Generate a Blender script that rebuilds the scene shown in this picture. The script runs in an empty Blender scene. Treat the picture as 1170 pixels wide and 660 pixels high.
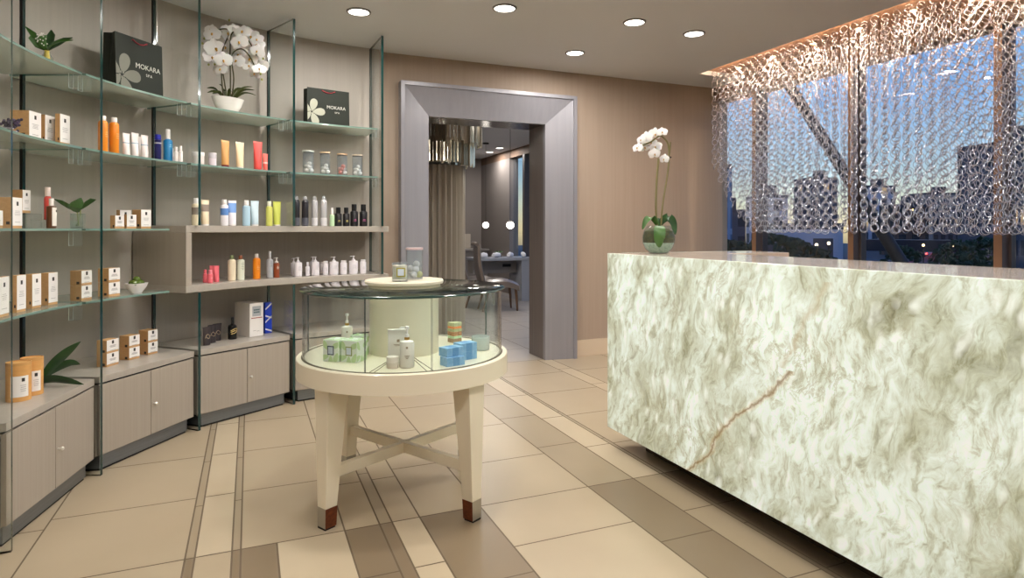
import bpy, math, random
import numpy as np
from mathutils import Vector, Matrix
random.seed(7)
SC = bpy.context.scene
COL = SC.collection
PI = math.pi
R_ = math.radians

# ------------------------------------------------------------------ camera geometry (image taken as 1170 x 660)
YAW = math.atan(300/717); SN, CS = math.sin(YAW), math.cos(YAW)
FPX, CX, HY, EYE = 717.0, 585.0, 262.0, 1.30
def proj(x, y, z):
    D = x*SN+y*CS; u = x*CS-y*SN
    return CX+FPX*u/D, HY+FPX*(EYE-z)/D
def depth(x, y): return x*SN+y*CS
def on_plane_z(px, py, z=0.0):
    D = FPX*(EYE-z)/(py-HY); u = (px-CX)/FPX*D
    return (D*SN+u*CS, D*CS-u*SN)
def on_plane_x(px, py, X):
    t = (px-CX)/FPX; D = X/(SN+t*CS)
    return (X, D*(CS-t*SN), EYE-(py-HY)*D/FPX)
def at_depth(px, D):
    u = (px-CX)/FPX*D
    return (D*SN+u*CS, D*CS-u*SN)

# ------------------------------------------------------------------ materials
def lin(c):
    return tuple((v/12.92 if v <= .04045 else ((v+.055)/1.055)**2.4) for v in (x/255 for x in c))
MATS = {}
def newmat(name):
    m = bpy.data.materials.new(name); m.use_nodes = True
    nt = m.node_tree; nt.nodes.clear()
    out = nt.nodes.new('ShaderNodeOutputMaterial')
    return m, nt, out
def pr(name, rgb, rough=.5, metal=0, emit=None, es=0, noise=None, bump=0, coat=0, sss=0, spec=.5):
    """principled; noise = (second rgb, scale xyz, contrast)"""
    if name in MATS: return MATS[name]
    m, nt, out = newmat(name); N = nt.nodes.new; L = nt.links.new
    b = N('ShaderNodeBsdfPrincipled'); L(b.outputs[0], out.inputs[0])
    b.inputs['Base Color'].default_value = (*lin(rgb), 1)
    b.inputs['Roughness'].default_value = rough; b.inputs['Metallic'].default_value = metal
    b.inputs['Coat Weight'].default_value = coat
    b.inputs['Specular IOR Level'].default_value = spec
    if sss: b.inputs['Subsurface Weight'].default_value = sss; b.inputs['Subsurface Scale'].default_value = .01
    if emit:
        b.inputs['Emission Color'].default_value = (*lin(emit), 1); b.inputs['Emission Strength'].default_value = es
    if noise:
        rgb2, sc, con = noise
        tc = N('ShaderNodeTexCoord'); mp = N('ShaderNodeMapping'); mp.inputs['Scale'].default_value = sc
        nz = N('ShaderNodeTexNoise'); nz.inputs['Scale'].default_value = 1; nz.inputs['Detail'].default_value = 4
        L(tc.outputs['Object'], mp.inputs[0]); L(mp.outputs[0], nz.inputs['Vector'])
        rp = N('ShaderNodeValToRGB'); rp.color_ramp.elements[0].position = .5-con; rp.color_ramp.elements[1].position = .5+con
        rp.color_ramp.elements[0].color = (*lin(rgb2), 1); rp.color_ramp.elements[1].color = (*lin(rgb), 1)
        L(nz.outputs['Fac'], rp.inputs[0]); L(rp.outputs[0], b.inputs['Base Color'])
        if bump:
            bp = N('ShaderNodeBump'); bp.inputs['Strength'].default_value = bump; bp.inputs['Distance'].default_value = .002
            L(nz.outputs['Fac'], bp.inputs['Height']); L(bp.outputs[0], b.inputs['Normal'])
    MATS[name] = m
    return m
def glass(name, tint, body=None, amount=0.0, rough=0.0, ior=1.45):
    """thin pane: clear transmission with fresnel reflection, optionally a little cloudy body"""
    if name in MATS: return MATS[name]
    m, nt, out = newmat(name); N = nt.nodes.new; L = nt.links.new
    tr = N('ShaderNodeBsdfTransparent'); tr.inputs[0].default_value = (*tint, 1)
    gl = N('ShaderNodeBsdfGlossy'); gl.inputs['Roughness'].default_value = rough
    fr = N('ShaderNodeFresnel'); ge = N('ShaderNodeNewGeometry')
    mr = N('ShaderNodeMapRange'); mr.inputs[3].default_value = ior; mr.inputs[4].default_value = 1/ior
    L(ge.outputs['Backfacing'], mr.inputs[0]); L(mr.outputs[0], fr.inputs[0])
    mx = N('ShaderNodeMixShader'); L(fr.outputs[0], mx.inputs[0])
    src = tr.outputs[0]
    if amount:
        df = N('ShaderNodeBsdfDiffuse'); df.inputs[0].default_value = (*lin(body), 1)
        tl = N('ShaderNodeBsdfTranslucent'); tl.inputs[0].default_value = (*lin(body), 1)
        m0 = N('ShaderNodeMixShader'); m0.inputs[0].default_value = .5; L(df.outputs[0], m0.inputs[1]); L(tl.outputs[0], m0.inputs[2])
        m1 = N('ShaderNodeMixShader'); m1.inputs[0].default_value = amount; L(tr.outputs[0], m1.inputs[1]); L(m0.outputs[0], m1.inputs[2])
        src = m1.outputs[0]
    L(src, mx.inputs[1]); L(gl.outputs[0], mx.inputs[2]); L(mx.outputs[0], out.inputs[0])
    MATS[name] = m
    return m
def emis(name, rgb, s):
    if name in MATS: return MATS[name]
    m, nt, out = newmat(name); e = nt.nodes.new('ShaderNodeEmission')
    e.inputs[0].default_value = (*lin(rgb), 1); e.inputs[1].default_value = s
    nt.links.new(e.outputs[0], out.inputs[0]); MATS[name] = m
    return m

# ------------------------------------------------------------------ mesh builder
class MB:
    def __init__(s): s.v = []; s.f = []; s.m = []
    def add(s, vs, fs, m=0, mat=None):
        o = len(s.v)
        if mat is not None: vs = [tuple(mat @ Vector(p)) for p in vs]
        s.v += [tuple(p) for p in vs]
        for i, f in enumerate(fs):
            s.f.append([o+k for k in f]); s.m.append(m[i] if isinstance(m, (list, tuple)) else m)
        return s
    def box(s, c, d, m=0, rz=0, taper=1.0, mat=None):
        x, y, z = (d[0]/2, d[1]/2, d[2]/2); vs = []
        cr, sr = math.cos(rz), math.sin(rz)
        for k, (sz) in enumerate((-1, 1)):
            t = 1.0 if sz > 0 else taper
            for sx, sy in ((-1, -1), (1, -1), (1, 1), (-1, 1)):
                px, py = sx*x*t, sy*y*t
                vs.append((c[0]+px*cr-py*sr, c[1]+px*sr+py*cr, c[2]+sz*z))
        # faces: bottom, top, front(-y), right(+x), back(+y), left(-x)
        fs = [(3, 2, 1, 0), (4, 5, 6, 7), (0, 1, 5, 4), (1, 2, 6, 5), (2, 3, 7, 6), (3, 0, 4, 7)]
        return s.add(vs, fs, m, mat)
    def lathe(s, prof, n=24, c=(0, 0, 0), m=0, mat=None, sx=1, sy=1, cap=True):
        """prof: [(r, z[, mat])...] bottom to top"""
        vs = []; fs = []; ms = []
        for (r, z, *_) in prof:
            for k in range(n):
                a = 2*PI*k/n; vs.append((c[0]+r*sx*math.cos(a), c[1]+r*sy*math.sin(a), c[2]+z))
        for i in range(len(prof)-1):
            mm = prof[i][2] if len(prof[i]) > 2 else m
            for k in range(n):
                k2 = (k+1) % n
                fs.append((i*n+k, i*n+k2, (i+1)*n+k2, (i+1)*n+k)); ms.append(mm)
        if cap and prof[0][0] > 1e-5: fs.append(tuple(reversed(range(n)))); ms.append(prof[0][2] if len(prof[0]) > 2 else m)
        if cap and prof[-1][0] > 1e-5:
            o = (len(prof)-1)*n; fs.append(tuple(o+k for k in range(n))); ms.append(prof[-2][2] if len(prof[-2]) > 2 else m)
        return s.add(vs, fs, ms, mat)
    def loft(s, rings, m=0, cap=True, mat=None):
        n = len(rings[0]); vs = [p for r in rings for p in r]; fs = []
        for i in range(len(rings)-1):
            for k in range(n):
                k2 = (k+1) % n; fs.append((i*n+k, i*n+k2, (i+1)*n+k2, (i+1)*n+k))
        if cap: fs.append(tuple(reversed(range(n)))); fs.append(tuple((len(rings)-1)*n+k for k in range(n)))
        return s.add(vs, fs, m, mat)
    def tube(s, pts, r, n=8, m=0, mat=None):
        pts = [Vector(p) for p in pts]; rings = []
        up = Vector((0, 0, 1))
        for i, p in enumerate(pts):
            t = (pts[min(i+1, len(pts)-1)]-pts[max(i-1, 0)]).normalized()
            ref = up if abs(t.dot(up)) < .95 else Vector((1, 0, 0))
            a = t.cross(ref).normalized(); b = t.cross(a).normalized()
            rr = r[i] if isinstance(r, (list, tuple)) else r
            rings.append([tuple(p+a*rr*math.cos(2*PI*k/n)+b*rr*math.sin(2*PI*k/n)) for k in range(n)])
        return s.loft(rings, m, True, mat)
    def prism(s, poly, z0, z1, m=0, ms=None, mat=None):
        n = len(poly); vs = [(x, y, z0) for x, y in poly]+[(x, y, z1) for x, y in poly]
        fs = [tuple(reversed(range(n))), tuple(range(n, 2*n))]; mm = [m, m]
        for k in range(n):
            fs.append((k, (k+1) % n, n+(k+1) % n, n+k)); mm.append(m if ms is None else ms)
        return s.add(vs, fs, mm, mat)
    def arcslab(s, c, r0, r1, a0, a1, z0, z1, n=24, m=0, me=None):
        """annular sector; m on top and bottom, me on the rims and ends"""
        me = m if me is None else me; vs = []
        for i in range(n+1):
            a = R_(a0+(a1-a0)*i/n); ca, sa = math.cos(a), math.sin(a)
            vs += [(c[0]+r0*ca, c[1]+r0*sa, z0), (c[0]+r1*ca, c[1]+r1*sa, z0), (c[0]+r1*ca, c[1]+r1*sa, z1), (c[0]+r0*ca, c[1]+r0*sa, z1)]
        fs = []; mm = []
        for i in range(n):
            o, p = 4*i, 4*i+4
            fs += [(o, p, p+1, o+1), (o+3, o+2, p+2, p+3), (o, o+3, p+3, p), (o+1, p+1, p+2, o+2)]; mm += [m, m, me, me]
        fs += [(0, 1, 2, 3), (4*n+3, 4*n+2, 4*n+1, 4*n)]; mm += [me, me]
        return s.add(vs, fs, mm)
    def sphere(s, c, r, n=12, m=0, sz=1.0):
        k = max(4, n//2)
        return s.lathe([(max(r*math.sin(PI*i/k), 0 if i in (0, k) else 0), -r*sz*math.cos(PI*i/k)) for i in range(k+1)], n, c, m)
    def leaf(s, pts, w, m=0, fold=.3, n=None, side=(0, 1, 0), thick=.0015):
        """blade along pts, half width w (function of 0..1), with thickness and a folded midrib"""
        pts = [Vector(p) for p in pts]; N_ = len(pts); rings = []
        sd = Vector(side)
        for i, p in enumerate(pts):
            t = (pts[min(i+1, N_-1)]-pts[max(i-1, 0)]).normalized()
            a = (sd-t*sd.dot(t)).normalized(); b = t.cross(a).normalized()
            if b.z < 0: b = -b
            ww = max(w(i/(N_-1)), .0008)
            rings.append([tuple(p-a*ww+b*ww*fold), tuple(p-a*ww*.5+b*ww*fold*.35), tuple(p), tuple(p+a*ww*.5+b*ww*fold*.35), tuple(p+a*ww+b*ww*fold),
                          tuple(p+a*ww*.5+b*(ww*fold*.35-thick)), tuple(p-b*thick), tuple(p-a*ww*.5+b*(ww*fold*.35-thick))])
        return s.loft(rings, m)
    def build(s, name, mats, parent=None, bevel=0, smooth=True, loc=None, fix=True):
        me = bpy.data.meshes.new(name); me.from_pydata(s.v, [], s.f)
        for m in (mats if isinstance(mats, (list, tuple)) else [mats]): me.materials.append(m)
        me.polygons.foreach_set('material_index', s.m)
        if fix and len(s.f) < 60000:
            import bmesh
            bm = bmesh.new(); bm.from_mesh(me)
            bmesh.ops.remove_doubles(bm, verts=bm.verts, dist=1e-6)
            bmesh.ops.dissolve_degenerate(bm, edges=bm.edges, dist=1e-7)
            bmesh.ops.recalc_face_normals(bm, faces=bm.faces)
            bm.to_mesh(me); bm.free()
        if smooth:
            me.polygons.foreach_set('use_smooth', [True]*len(me.polygons)); me.set_sharp_from_angle(angle=R_(38))
        me.update()
        o = bpy.data.objects.new(name, me); COL.objects.link(o)
        if parent: o.parent = parent
        if loc: o.location = loc
        if bevel:
            b = o.modifiers.new('bevel', 'BEVEL'); b.width = bevel; b.segments = 2; b.limit_method = 'ANGLE'; b.angle_limit = R_(40)
        return o
def empty(name, loc=(0, 0, 0), rz=0):
    o = bpy.data.objects.new(name, None); COL.objects.link(o); o.empty_display_size = .05
    o.location = loc; o.rotation_euler = (0, 0, rz)
    return o
def tag(o, label, cat=None, group=None, kind=None):
    if label: o['label'] = label
    if cat: o['category'] = cat
    if group: o['group'] = group
    if kind: o['kind'] = kind
    return o
def struct(o, label=None):
    o['kind'] = 'structure'
    if label: o['label'] = label
    return o
def copy_tree(o, parent=None):
    c = o.copy(); COL.objects.link(c); c.parent = parent
    for ch in list(o.children): copy_tree(ch, c)
    return c
def text_mesh(txt, size, mat, parent, mtx, name='lettering', ext=.0004, spacing=1.0):
    cu = bpy.data.curves.new('text_curve', 'FONT'); cu.body = txt; cu.size = size; cu.extrude = ext
    cu.align_x = 'CENTER'; cu.align_y = 'CENTER'; cu.space_character = spacing; cu.resolution_u = 3
    t = bpy.data.objects.new('tmp', cu); COL.objects.link(t)
    dg = bpy.context.evaluated_depsgraph_get()
    me = bpy.data.meshes.new_from_object(t.evaluated_get(dg)); me.materials.clear(); me.materials.append(mat)
    bpy.data.objects.remove(t)
    me.transform(mtx)
    o = bpy.data.objects.new(name, me); COL.objects.link(o); o.parent = parent
    return o
# local text plane that faces -Y: text x -> x, text y -> z
FACE = Matrix(((1, 0, 0, 0), (0, 0, -1, 0), (0, 1, 0, 0), (0, 0, 0, 1)))

# ------------------------------------------------------------------ palette
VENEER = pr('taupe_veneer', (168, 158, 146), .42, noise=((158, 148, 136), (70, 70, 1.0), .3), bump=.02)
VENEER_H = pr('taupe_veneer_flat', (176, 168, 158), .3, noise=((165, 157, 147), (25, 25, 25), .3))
WALLC = pr('silk_wall_covering', (186, 178, 168), .55, noise=((178, 170, 160), (45, 45, .6), .3))
WALLB = pr('warm_wall_covering', (172, 153, 136), .6, noise=((164, 145, 128), (40, 40, 1.0), .3))
CEIL = pr('ceiling_paint', (224, 225, 228), .85)
PORTAL = pr('portal_silver_wood', (148, 146, 152), .3, noise=((139, 137, 143), (30, 30, .8), .3), metal=.2)
JAMB = pr('portal_jamb_wood', (118, 108, 104), .35, noise=((98, 88, 84), (60, 60, 1.0), .3))
TOE = pr('brushed_steel_plinth', (138, 142, 146), .35, metal=.7, noise=((118, 121, 124), (3, 3, 80), .3))
DARK = pr('dark_bronze', (34, 30, 28), .4, metal=.3)
BLACK = pr('black_gap', (14, 13, 12), .7)
CHROME = pr('chrome', (215, 215, 215), .12, metal=1)
CLEAR = glass('clear_glass', (.98, .993, .987))
GEDGE = pr('green_glass_edge', (14, 52, 50), .12, coat=.5)
SHELFG = glass('shelf_glass', (.90, .94, .91), body=(222, 226, 214), amount=.6, rough=.05)
SHEDGE = pr('shelf_glass_edge', (120, 146, 136), .12, coat=.5)
ACRYL = glass('acrylic', (.97, .985, .98), body=(226, 234, 232), amount=.06)
ACRYLE = glass('acrylic_edge', (.9, .95, .95), body=(236, 244, 242), amount=.75)
IVORY = pr('ivory_lacquer', (232, 222, 200), .32, coat=.15)
IVORYD = pr('ivory_line', (96, 84, 66), .6)
WHITE = pr('white_card', (240, 236, 232), .5)
KRAFT = pr('kraft_card', (206, 164, 114), .7, noise=((192, 148, 98), (60, 60, 200), .3))
INK = pr('dark_ink', (52, 48, 44), .6)
GREY_INK = pr('grey_ink', (168, 164, 160), .6)
WPLAST = pr('white_plastic', (238, 235, 236), .3)
# ================================================================== ROOM
YB = 5.68; XW = 4.85; CZ = 2.90
C0 = (1.08, 3.12)                      # centre of the curved shelving wall
RW = 2.49
def polar(th, r): return (C0[0]+r*math.cos(R_(th)), C0[1]+r*math.sin(R_(th)))

# ---- floor: tiles laid in columns that run along Y
T_BEIGE = pr('tile_beige', (176, 160, 135), .34, noise=((169, 152, 127), (2.5, 2.5, 2.5), .3))
T_LIGHT = pr('tile_cream', (190, 175, 149), .34, noise=((184, 167, 141), (2.5, 2.5, 2.5), .3))
T_MID = pr('tile_sand', (160, 144, 120), .34, noise=((153, 137, 113), (2.5, 2.5, 2.5), .3))
T_DARK = pr('tile_taupe', (132, 115, 92), .34, noise=((124, 107, 86), (2.5, 2.5, 2.5), .3))
T_GREY = pr('tile_stone_grey', (160, 152, 145), .34, noise=((170, 158, 146), (2.5, 2.5, 2.5), .3))
GROUT = pr('tile_grout', (112, 98, 82), .9)
def make_floor():
    b = MB(); b.box((3.0, 4.2, -.052), (14.0, 24.0, .1), 5)
    g = .0035
    def tile(x0, x1, y0, y1, m):
        if x1-x0 < 2*g+.004 or y1-y0 < 2*g+.004: return
        b.add([(x0+g, y0+g, 0), (x1-g, y0+g, 0), (x1-g, y1-g, 0), (x0+g, y1-g, 0)], [(0, 1, 2, 3)], m)
    xs = [-3.22, -2.62, -2.02, -1.42, -.82, -.235, -.20, -.065, -.032, .38, .53, .585, .71, 1.0, 1.58, 1.85, 2.02, 2.045, 2.65, 2.79, 3.37, 3.95, 4.53, 4.85]
    near = {(-.235, -.20): 3, (-.20, -.065): 0, (-.065, -.032): 3, (-.032, .38): 1, (.38, .53): 3, (.53, .585): 3, (.585, .71): 1, (.71, 1.0): 3,
            (1.0, 1.58): 0, (1.58, 1.85): 3, (1.85, 2.02): 2, (2.02, 2.045): 3, (2.045, 2.65): 3}
    brk = 2.78
    for i in range(len(xs)-1):
        x0, x1 = xs[i], xs[i+1]; w = x1-x0
        off = {0: 0, 1: .31}[(i*7) % 2]
        # beyond the break
        m = 1 if (x0, x1) in ((1.85, 2.02), (2.65, 2.79), (-.20, -.065)) else (2 if w < .06 else (2 if (1.58 <= x0 < 1.8) else 0))
        if (x0, x1) in ((-.235, -.20), (-.065, -.032), (.53, .585), (2.02, 2.045)): m = 2
        y = brk; first = True
        while y < YB:
            L = .61
            y1 = min(y+(L if not (first and off) else off+.2), YB); first = False
            tile(x0, x1, y, y1, m); y = y1
        y = brk; first = True
        mn = near.get((x0, x1), 0)
        if (x0, x1) == (-.032, .38):      # dark corner tile then cream
            pass
        while y > -3.0:
            y0 = y-(.41 if (first and x0 == 1.0) else (.61 if not (first and off) else .41)); first = False
            if (x0, x1) == (-.032, .38):
                tile(x0, .105, y0, y, 3); tile(.105, x1, y0, y, 1)
            else: tile(x0, x1, y0, y, mn)
            y = y0
    # beyond the portal: grey 60 cm tiles
    for i in range(-4, 9):
        for j in range(15):
            tile(.4+i*.6, 1.0+i*.6, YB+j*.6, YB+.6+j*.6, 4)
    return struct(b.build('floor', [T_BEIGE, T_LIGHT, T_MID, T_DARK, T_GREY, GROUT], smooth=False, fix=False), 'beige, sand and taupe stone tile floor laid in long bands')
make_floor()

# ---- ceiling with the pocket over the ring curtain
XP = 4.27; YP = 5.22; PZ = 2.945
def slab(name, x0, x1, y0, y1, z0, z1, mat, lab=None, parent=None):
    b = MB(); b.box(((x0+x1)/2, (y0+y1)/2, (z0+z1)/2), (x1-x0, y1-y0, z1-z0)); o = b.build(name, mat, parent, smooth=False)
    if parent is None: struct(o, lab)
    return o
def make_ceiling():
    b = MB()
    def q(x0, x1, y0, y1): b.box(((x0+x1)/2, (y0+y1)/2, CZ+.1), (x1-x0, y1-y0, .2))
    q(-4.0, XP, -3.0, YB+.3); q(XP, 5.05, YP, YB+.3)
    q(-.5, 5.05, YB+.3, 14.3)
    return struct(b.build('ceiling', CEIL, smooth=False, fix=False), 'plain warm grey painted ceiling')
make_ceiling()
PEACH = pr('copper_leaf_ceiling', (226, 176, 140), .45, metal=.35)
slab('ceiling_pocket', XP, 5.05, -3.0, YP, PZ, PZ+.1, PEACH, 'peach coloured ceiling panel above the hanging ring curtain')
# ---- walls
def back_wall():
    b = MB(); x0, x1, z1 = 1.50, 2.74, 2.37
    def q(a, c, z0, zz): b.box(((a+c)/2, YB+.15, (z0+zz)/2), (c-a, .3, zz-z0))
    q(-1.2, x0, 0, CZ); q(x1, 5.05, 0, CZ); q(x0, x1, z1, CZ)
    return struct(b.build('wall_back', WALLB, smooth=False, fix=False), 'warm beige wall covering around the silver portal')
back_wall()
def curved_wall():
    b = MB(); b.arcslab(C0, RW, RW+.1, 90.3, 215, 0, CZ, 60)
    return struct(b.build('wall_curved', WALLC), 'curved taupe wall covering behind the glass shelves')
curved_wall()
slab('wall_left', -4.0, -3.9, -3.0, 2.2, 0, CZ, WALLB, 'beige side wall outside the picture')
slab('wall_front', -4.0, 5.05, -3.1, -3.0, 0, CZ, WALLB, 'beige wall behind the viewer')
HEAD = pr('window_head_paint', (120, 96, 80), .7)
slab('wall_window_head', XW, XW+.2, -3.0, 14.3, 2.74, 3.1, HEAD, 'brown wall strip above the windows')
slab('wall_far', -.5, 5.05, 13.4, 13.5, 0, CZ, pr('far_wall_paint', (140, 132, 128), .7), 'grey end wall of the room beyond')
slab('wall_beyond', -.5, -.4, YB+.3, 13.4, 0, CZ, MATS['far_wall_paint'], 'grey side wall of the room beyond')
slab('wall_beyond_window', XW, XW+.2, 11.74, 13.4, 0, 2.74, MATS['far_wall_paint'], 'grey wall beside the far window')
BASEM = pr('baseboard_tile', (214, 194, 168), .25)
b = MB()
for k in range(4):
    xa = 3.05+k*.6; xb = min(xa+.596, XW); b.box(((xa+xb)/2, YB-.007, .0825), (xb-xa, .014, .165))
struct(b.build('baseboard_back', BASEM, smooth=False), 'beige tile baseboard right of the portal')

# ---- portal (doorway surround)
def portal():
    root = empty('door_1'); struct(root, 'wide silver wood portal opening to the room beyond')
    yo, yi, yk = 5.575, 5.635, 6.02
    X0, X1, Z1 = 1.255, 3.045, 2.64       # outer
    x0, x1, z1 = 1.525, 2.715, 2.345      # inner
    lip = .035
    def side(mat_i, pts, name):
        pass
    # left, right, top boards: profile lip (flat) then splay towards the opening
    def board(A, B, name):
        # A, B: two ends, each [(outer x,z), (lip x,z), (inner x,z)]
        b = MB()
        def sec(E): return [(E[0][0], YB, E[0][1]), (E[0][0], yo, E[0][1]), (E[1][0], yo, E[1][1]), (E[1][0], yo+.012, E[1][1]), (E[2][0], yi, E[2][1]), (E[2][0], YB, E[2][1])]
        b.loft([sec(A), sec(B)]); return b.build(name, PORTAL, root, smooth=False)
    L0 = [(X0, 0), (X0+lip, 0), (x0, 0)]; L1 = [(X0, Z1), (X0+lip, Z1-lip), (x0, z1)]
    R0 = [(X1, 0), (X1-lip, 0), (x1, 0)]; R1 = [(X1, Z1), (X1-lip, Z1-lip), (x1, z1)]
    board(L0, L1, 'casing_board'); board(L1, R1, 'casing_board'); board(R1, R0, 'casing_board')
    for xa, xb in ((x0-.045, x0), (x1, x1+.045)):
        b = MB(); b.box(((xa+xb)/2, (YB+yk)/2, z1/2), (xb-xa, yk-YB, z1)); b.build('jamb_lining', JAMB, root, smooth=False)
    b = MB(); b.box(((x0+x1)/2, (YB+yk)/2, z1+.02), (x1-x0+.09, yk-YB, .04))
    b.build('head_lining', pr('polished_steel_lining', (150, 146, 146), .15, metal=.8), root, smooth=False)
portal()

# ---- windows: bronze mullions with panes, running on into the next room
MUL = pr('bronze_mullion_lit', (140, 106, 82), .4, metal=.2)  # warm lit tone painted into the room-facing faces
MULD = pr('grey_mullion_shaded', (84, 76, 78), .45, metal=.2)  # darker tone of the same frames, shade put into the colour
PANE = glass('window_glass', (.90, .93, .95))
def windows():
    ys = [-3.0, -1.9, -.75, .42, 1.60, 2.75, 3.92, 5.06, 5.66]
    for i in range(len(ys)-1):
        y0, y1 = ys[i], ys[i+1]
        r = empty('window_%d' % (i+1), (XW, y0, 0)); struct(r, 'tall window bay with bronze mullions looking over the city')
        if i:
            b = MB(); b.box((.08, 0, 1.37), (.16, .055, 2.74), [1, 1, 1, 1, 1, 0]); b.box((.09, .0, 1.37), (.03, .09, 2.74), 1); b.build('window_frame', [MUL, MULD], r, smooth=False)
        b = MB(); b.box((.08, (y1-y0)/2, 1.42), (.008, y1-y0-.08, 2.62)); b.build('window_pane', PANE, r, smooth=False)
        b = MB(); b.box((.06, (y1-y0)/2, .05), (.12, y1-y0-.08, .1)); b.build('window_sill', MULD, r, smooth=False)
    for j, (y0, y1) in enumerate(((5.98, 7.4), (7.4, 8.8), (8.8, 10.0), (10.0, 11.0), (11.0, 11.74))):
        r = empty('window_%d' % (len(ys)+j), (XW, y0, 0)); struct(r, 'window bay of the room beyond with a dark mullion')
        b = MB(); b.box((.06, 0 if j else .04, 1.37), (.14, .09, 2.74)); b.build('window_frame', MULD, r, smooth=False)
        b = MB(); b.box((.08, (y1-y0)/2, 1.42), (.008, y1-y0-.08, 2.62)); b.build('window_pane', PANE, r, smooth=False)
windows()
b = MB(); b.tube([on_plane_x(897, 90, 5.35), on_plane_x(1032, 303, 5.35)], .055, 16)
struct(b.build('column_brace', pr('brace_steel', (30, 34, 44), .6), None), 'dark diagonal steel brace outside the windows')

# ================================================================== SHELVING WALL
FT = [180, 156.5, 134.5, 113.2, 92.6]
RF, RB = 1.966, 2.38
def fin(i, zs, lab):
    th = FT[i]; p = polar(th, (RF+RB)/2)
    root = empty('glass_fin', (*polar(th, RF), 0)); tag(root, lab, 'glass panel', 'upright glass fins of the curved shelving')
    rz = R_(th); cr, sr = math.cos(rz), math.sin(rz)
    for z0, z1 in zs:
        b = MB(); L = RB-RF
        # local x runs outward; faces: bottom, top, -y, +x, +y, -x
        b.box((L/2, 0, (z0+z1)/2), (L, .019, z1-z0), [1, 1, 0, 1, 0, 1]); o = b.build('glass_pane', [CLEAR, GEDGE], root, smooth=False); o.rotation_euler = (0, 0, rz)
        b = MB(); b.box((L+.0085, 0, (z0+z1)/2), (.016, .020, z1-z0)); o = b.build('wall_channel', DARK, root, smooth=False); o.rotation_euler = (0, 0, rz)
ZT = 2.865; BT = 1.325; BB = .892
fin(0, [(.0, ZT)], 'glass fin closest to the lens, standing at the near end of the cabinets')
fin(1, [(.0, ZT)], 'glass fin rising between the two nearest base cabinets')
fin(2, [(0, BB-.001), (BT+.001, ZT)], 'glass fin beside the left side panel of the wall niche')
fin(3, [(0, BB-.001), (BT+.001, ZT)], 'glass fin dividing the white orchid from the smaller gift bag')
fin(4, [(0, BB-.001), (BB+.047, BT-.047), (BT+.001, ZT)], 'glass fin at the portal end of the shelving')

# shelves : one pane per bay
SR0, SR1 = 2.06, 2.475
SZ = {1: 2.13, 2: 1.735, 3: 1.305, 4: .915}
def clip_mesh():
    b = MB(); b.box((0, 0, 0), (.035, .05, .075))
    for sx in (-1, 1): b.box((sx*.0165, -.024, 0), (.0025, .0025, .0755), 1)
    b.box((0, -.024, -.0365), (.030, .0025, .0025), 1)
    return b
def shelf(a0, a1, z, lab, clips=True, last=False, r0=SR0):
    root = empty('glass_shelf', (*polar((a0+a1)/2, SR0+.2), z-.012)); tag(root, lab, 'shelf', 'glass shelves on the curved wall')
    ox, oy = root.location.x, root.location.y
    b = MB(); b.arcslab((C0[0]-ox, C0[1]-oy), SR0, SR1, a0-.4, a1+.4, 0, .012, 14, 0, 1); b.build('glass_pane', [SHELFG, SHEDGE], root)
    if clips:
        for a in (a0, a1):
            x, y = polar(a+(-.95 if a == a0 else .95), SR0+.02)
            c = clip_mesh().build('shelf_clip', [ACRYL, ACRYLE], root, smooth=False); c.location = (x-ox, y-oy, -.041); c.rotation_euler = (0, 0, R_(a)+PI/2)
ranges = [(FT[0], FT[1]), (FT[1], FT[2]), (FT[2], FT[3]), (FT[3], FT[4])]
nm = ['under the leafy sprig in a bud vase', 'under the dark gift bag beside the hanging wire', 'under the white bowl orchid', 'under the smaller gift bag near the portal']
nm2 = ['holding three kraft and white cartons', 'holding orange bottles and small white tubes', 'holding peach and coral tubes', 'holding four glass jars of pale balls']
for k, (a0, a1) in enumerate(ranges):
    shelf(a0, a1, SZ[1], 'top glass shelf '+nm[k])
    shelf(a0, a1, SZ[2], 'second glass shelf from the top, '+nm2[k])
def part_shelf(z, labs, aend):
    shelf(FT[0], FT[1], z, labs[0]); 
    shelf(FT[1], aend, z, labs[1], clips=False)
part_shelf(SZ[3], ('glass shelf holding the red pump bottle and leaf in a glass', 'short glass shelf with low kraft cartons level with the niche top'), 138.2)
part_shelf(SZ[4], ('lowest glass shelf with a row of tall narrow cartons', 'short lowest glass shelf with a bowl of green balls'), 138.2)

# wall niche box
def niche():
    a0, a1 = 90.9, 136.6; ri = 2.0; cx = polar(115, ri)
    root = empty('wall_niche', (*cx, BB)); tag(root, 'curved taupe wood wall niche carrying bottles on its top and floor', 'shelf')
    c = (C0[0]-cx[0], C0[1]-cx[1]); t = .045; rb = 2.47; zt = BT-BB
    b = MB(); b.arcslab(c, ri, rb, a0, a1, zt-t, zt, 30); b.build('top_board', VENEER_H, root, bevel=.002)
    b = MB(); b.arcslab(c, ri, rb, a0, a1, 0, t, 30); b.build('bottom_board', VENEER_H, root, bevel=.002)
    b = MB(); b.arcslab(c, ri, rb, a1-1.25, a1, t, zt-t, 2); b.build('side_panel', VENEER, root)
    b = MB(); b.arcslab(c, 2.455, rb, 93.4, a1-1.25, t, zt-t, 30); b.build('back_panel', VENEER, root)
niche()

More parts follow.
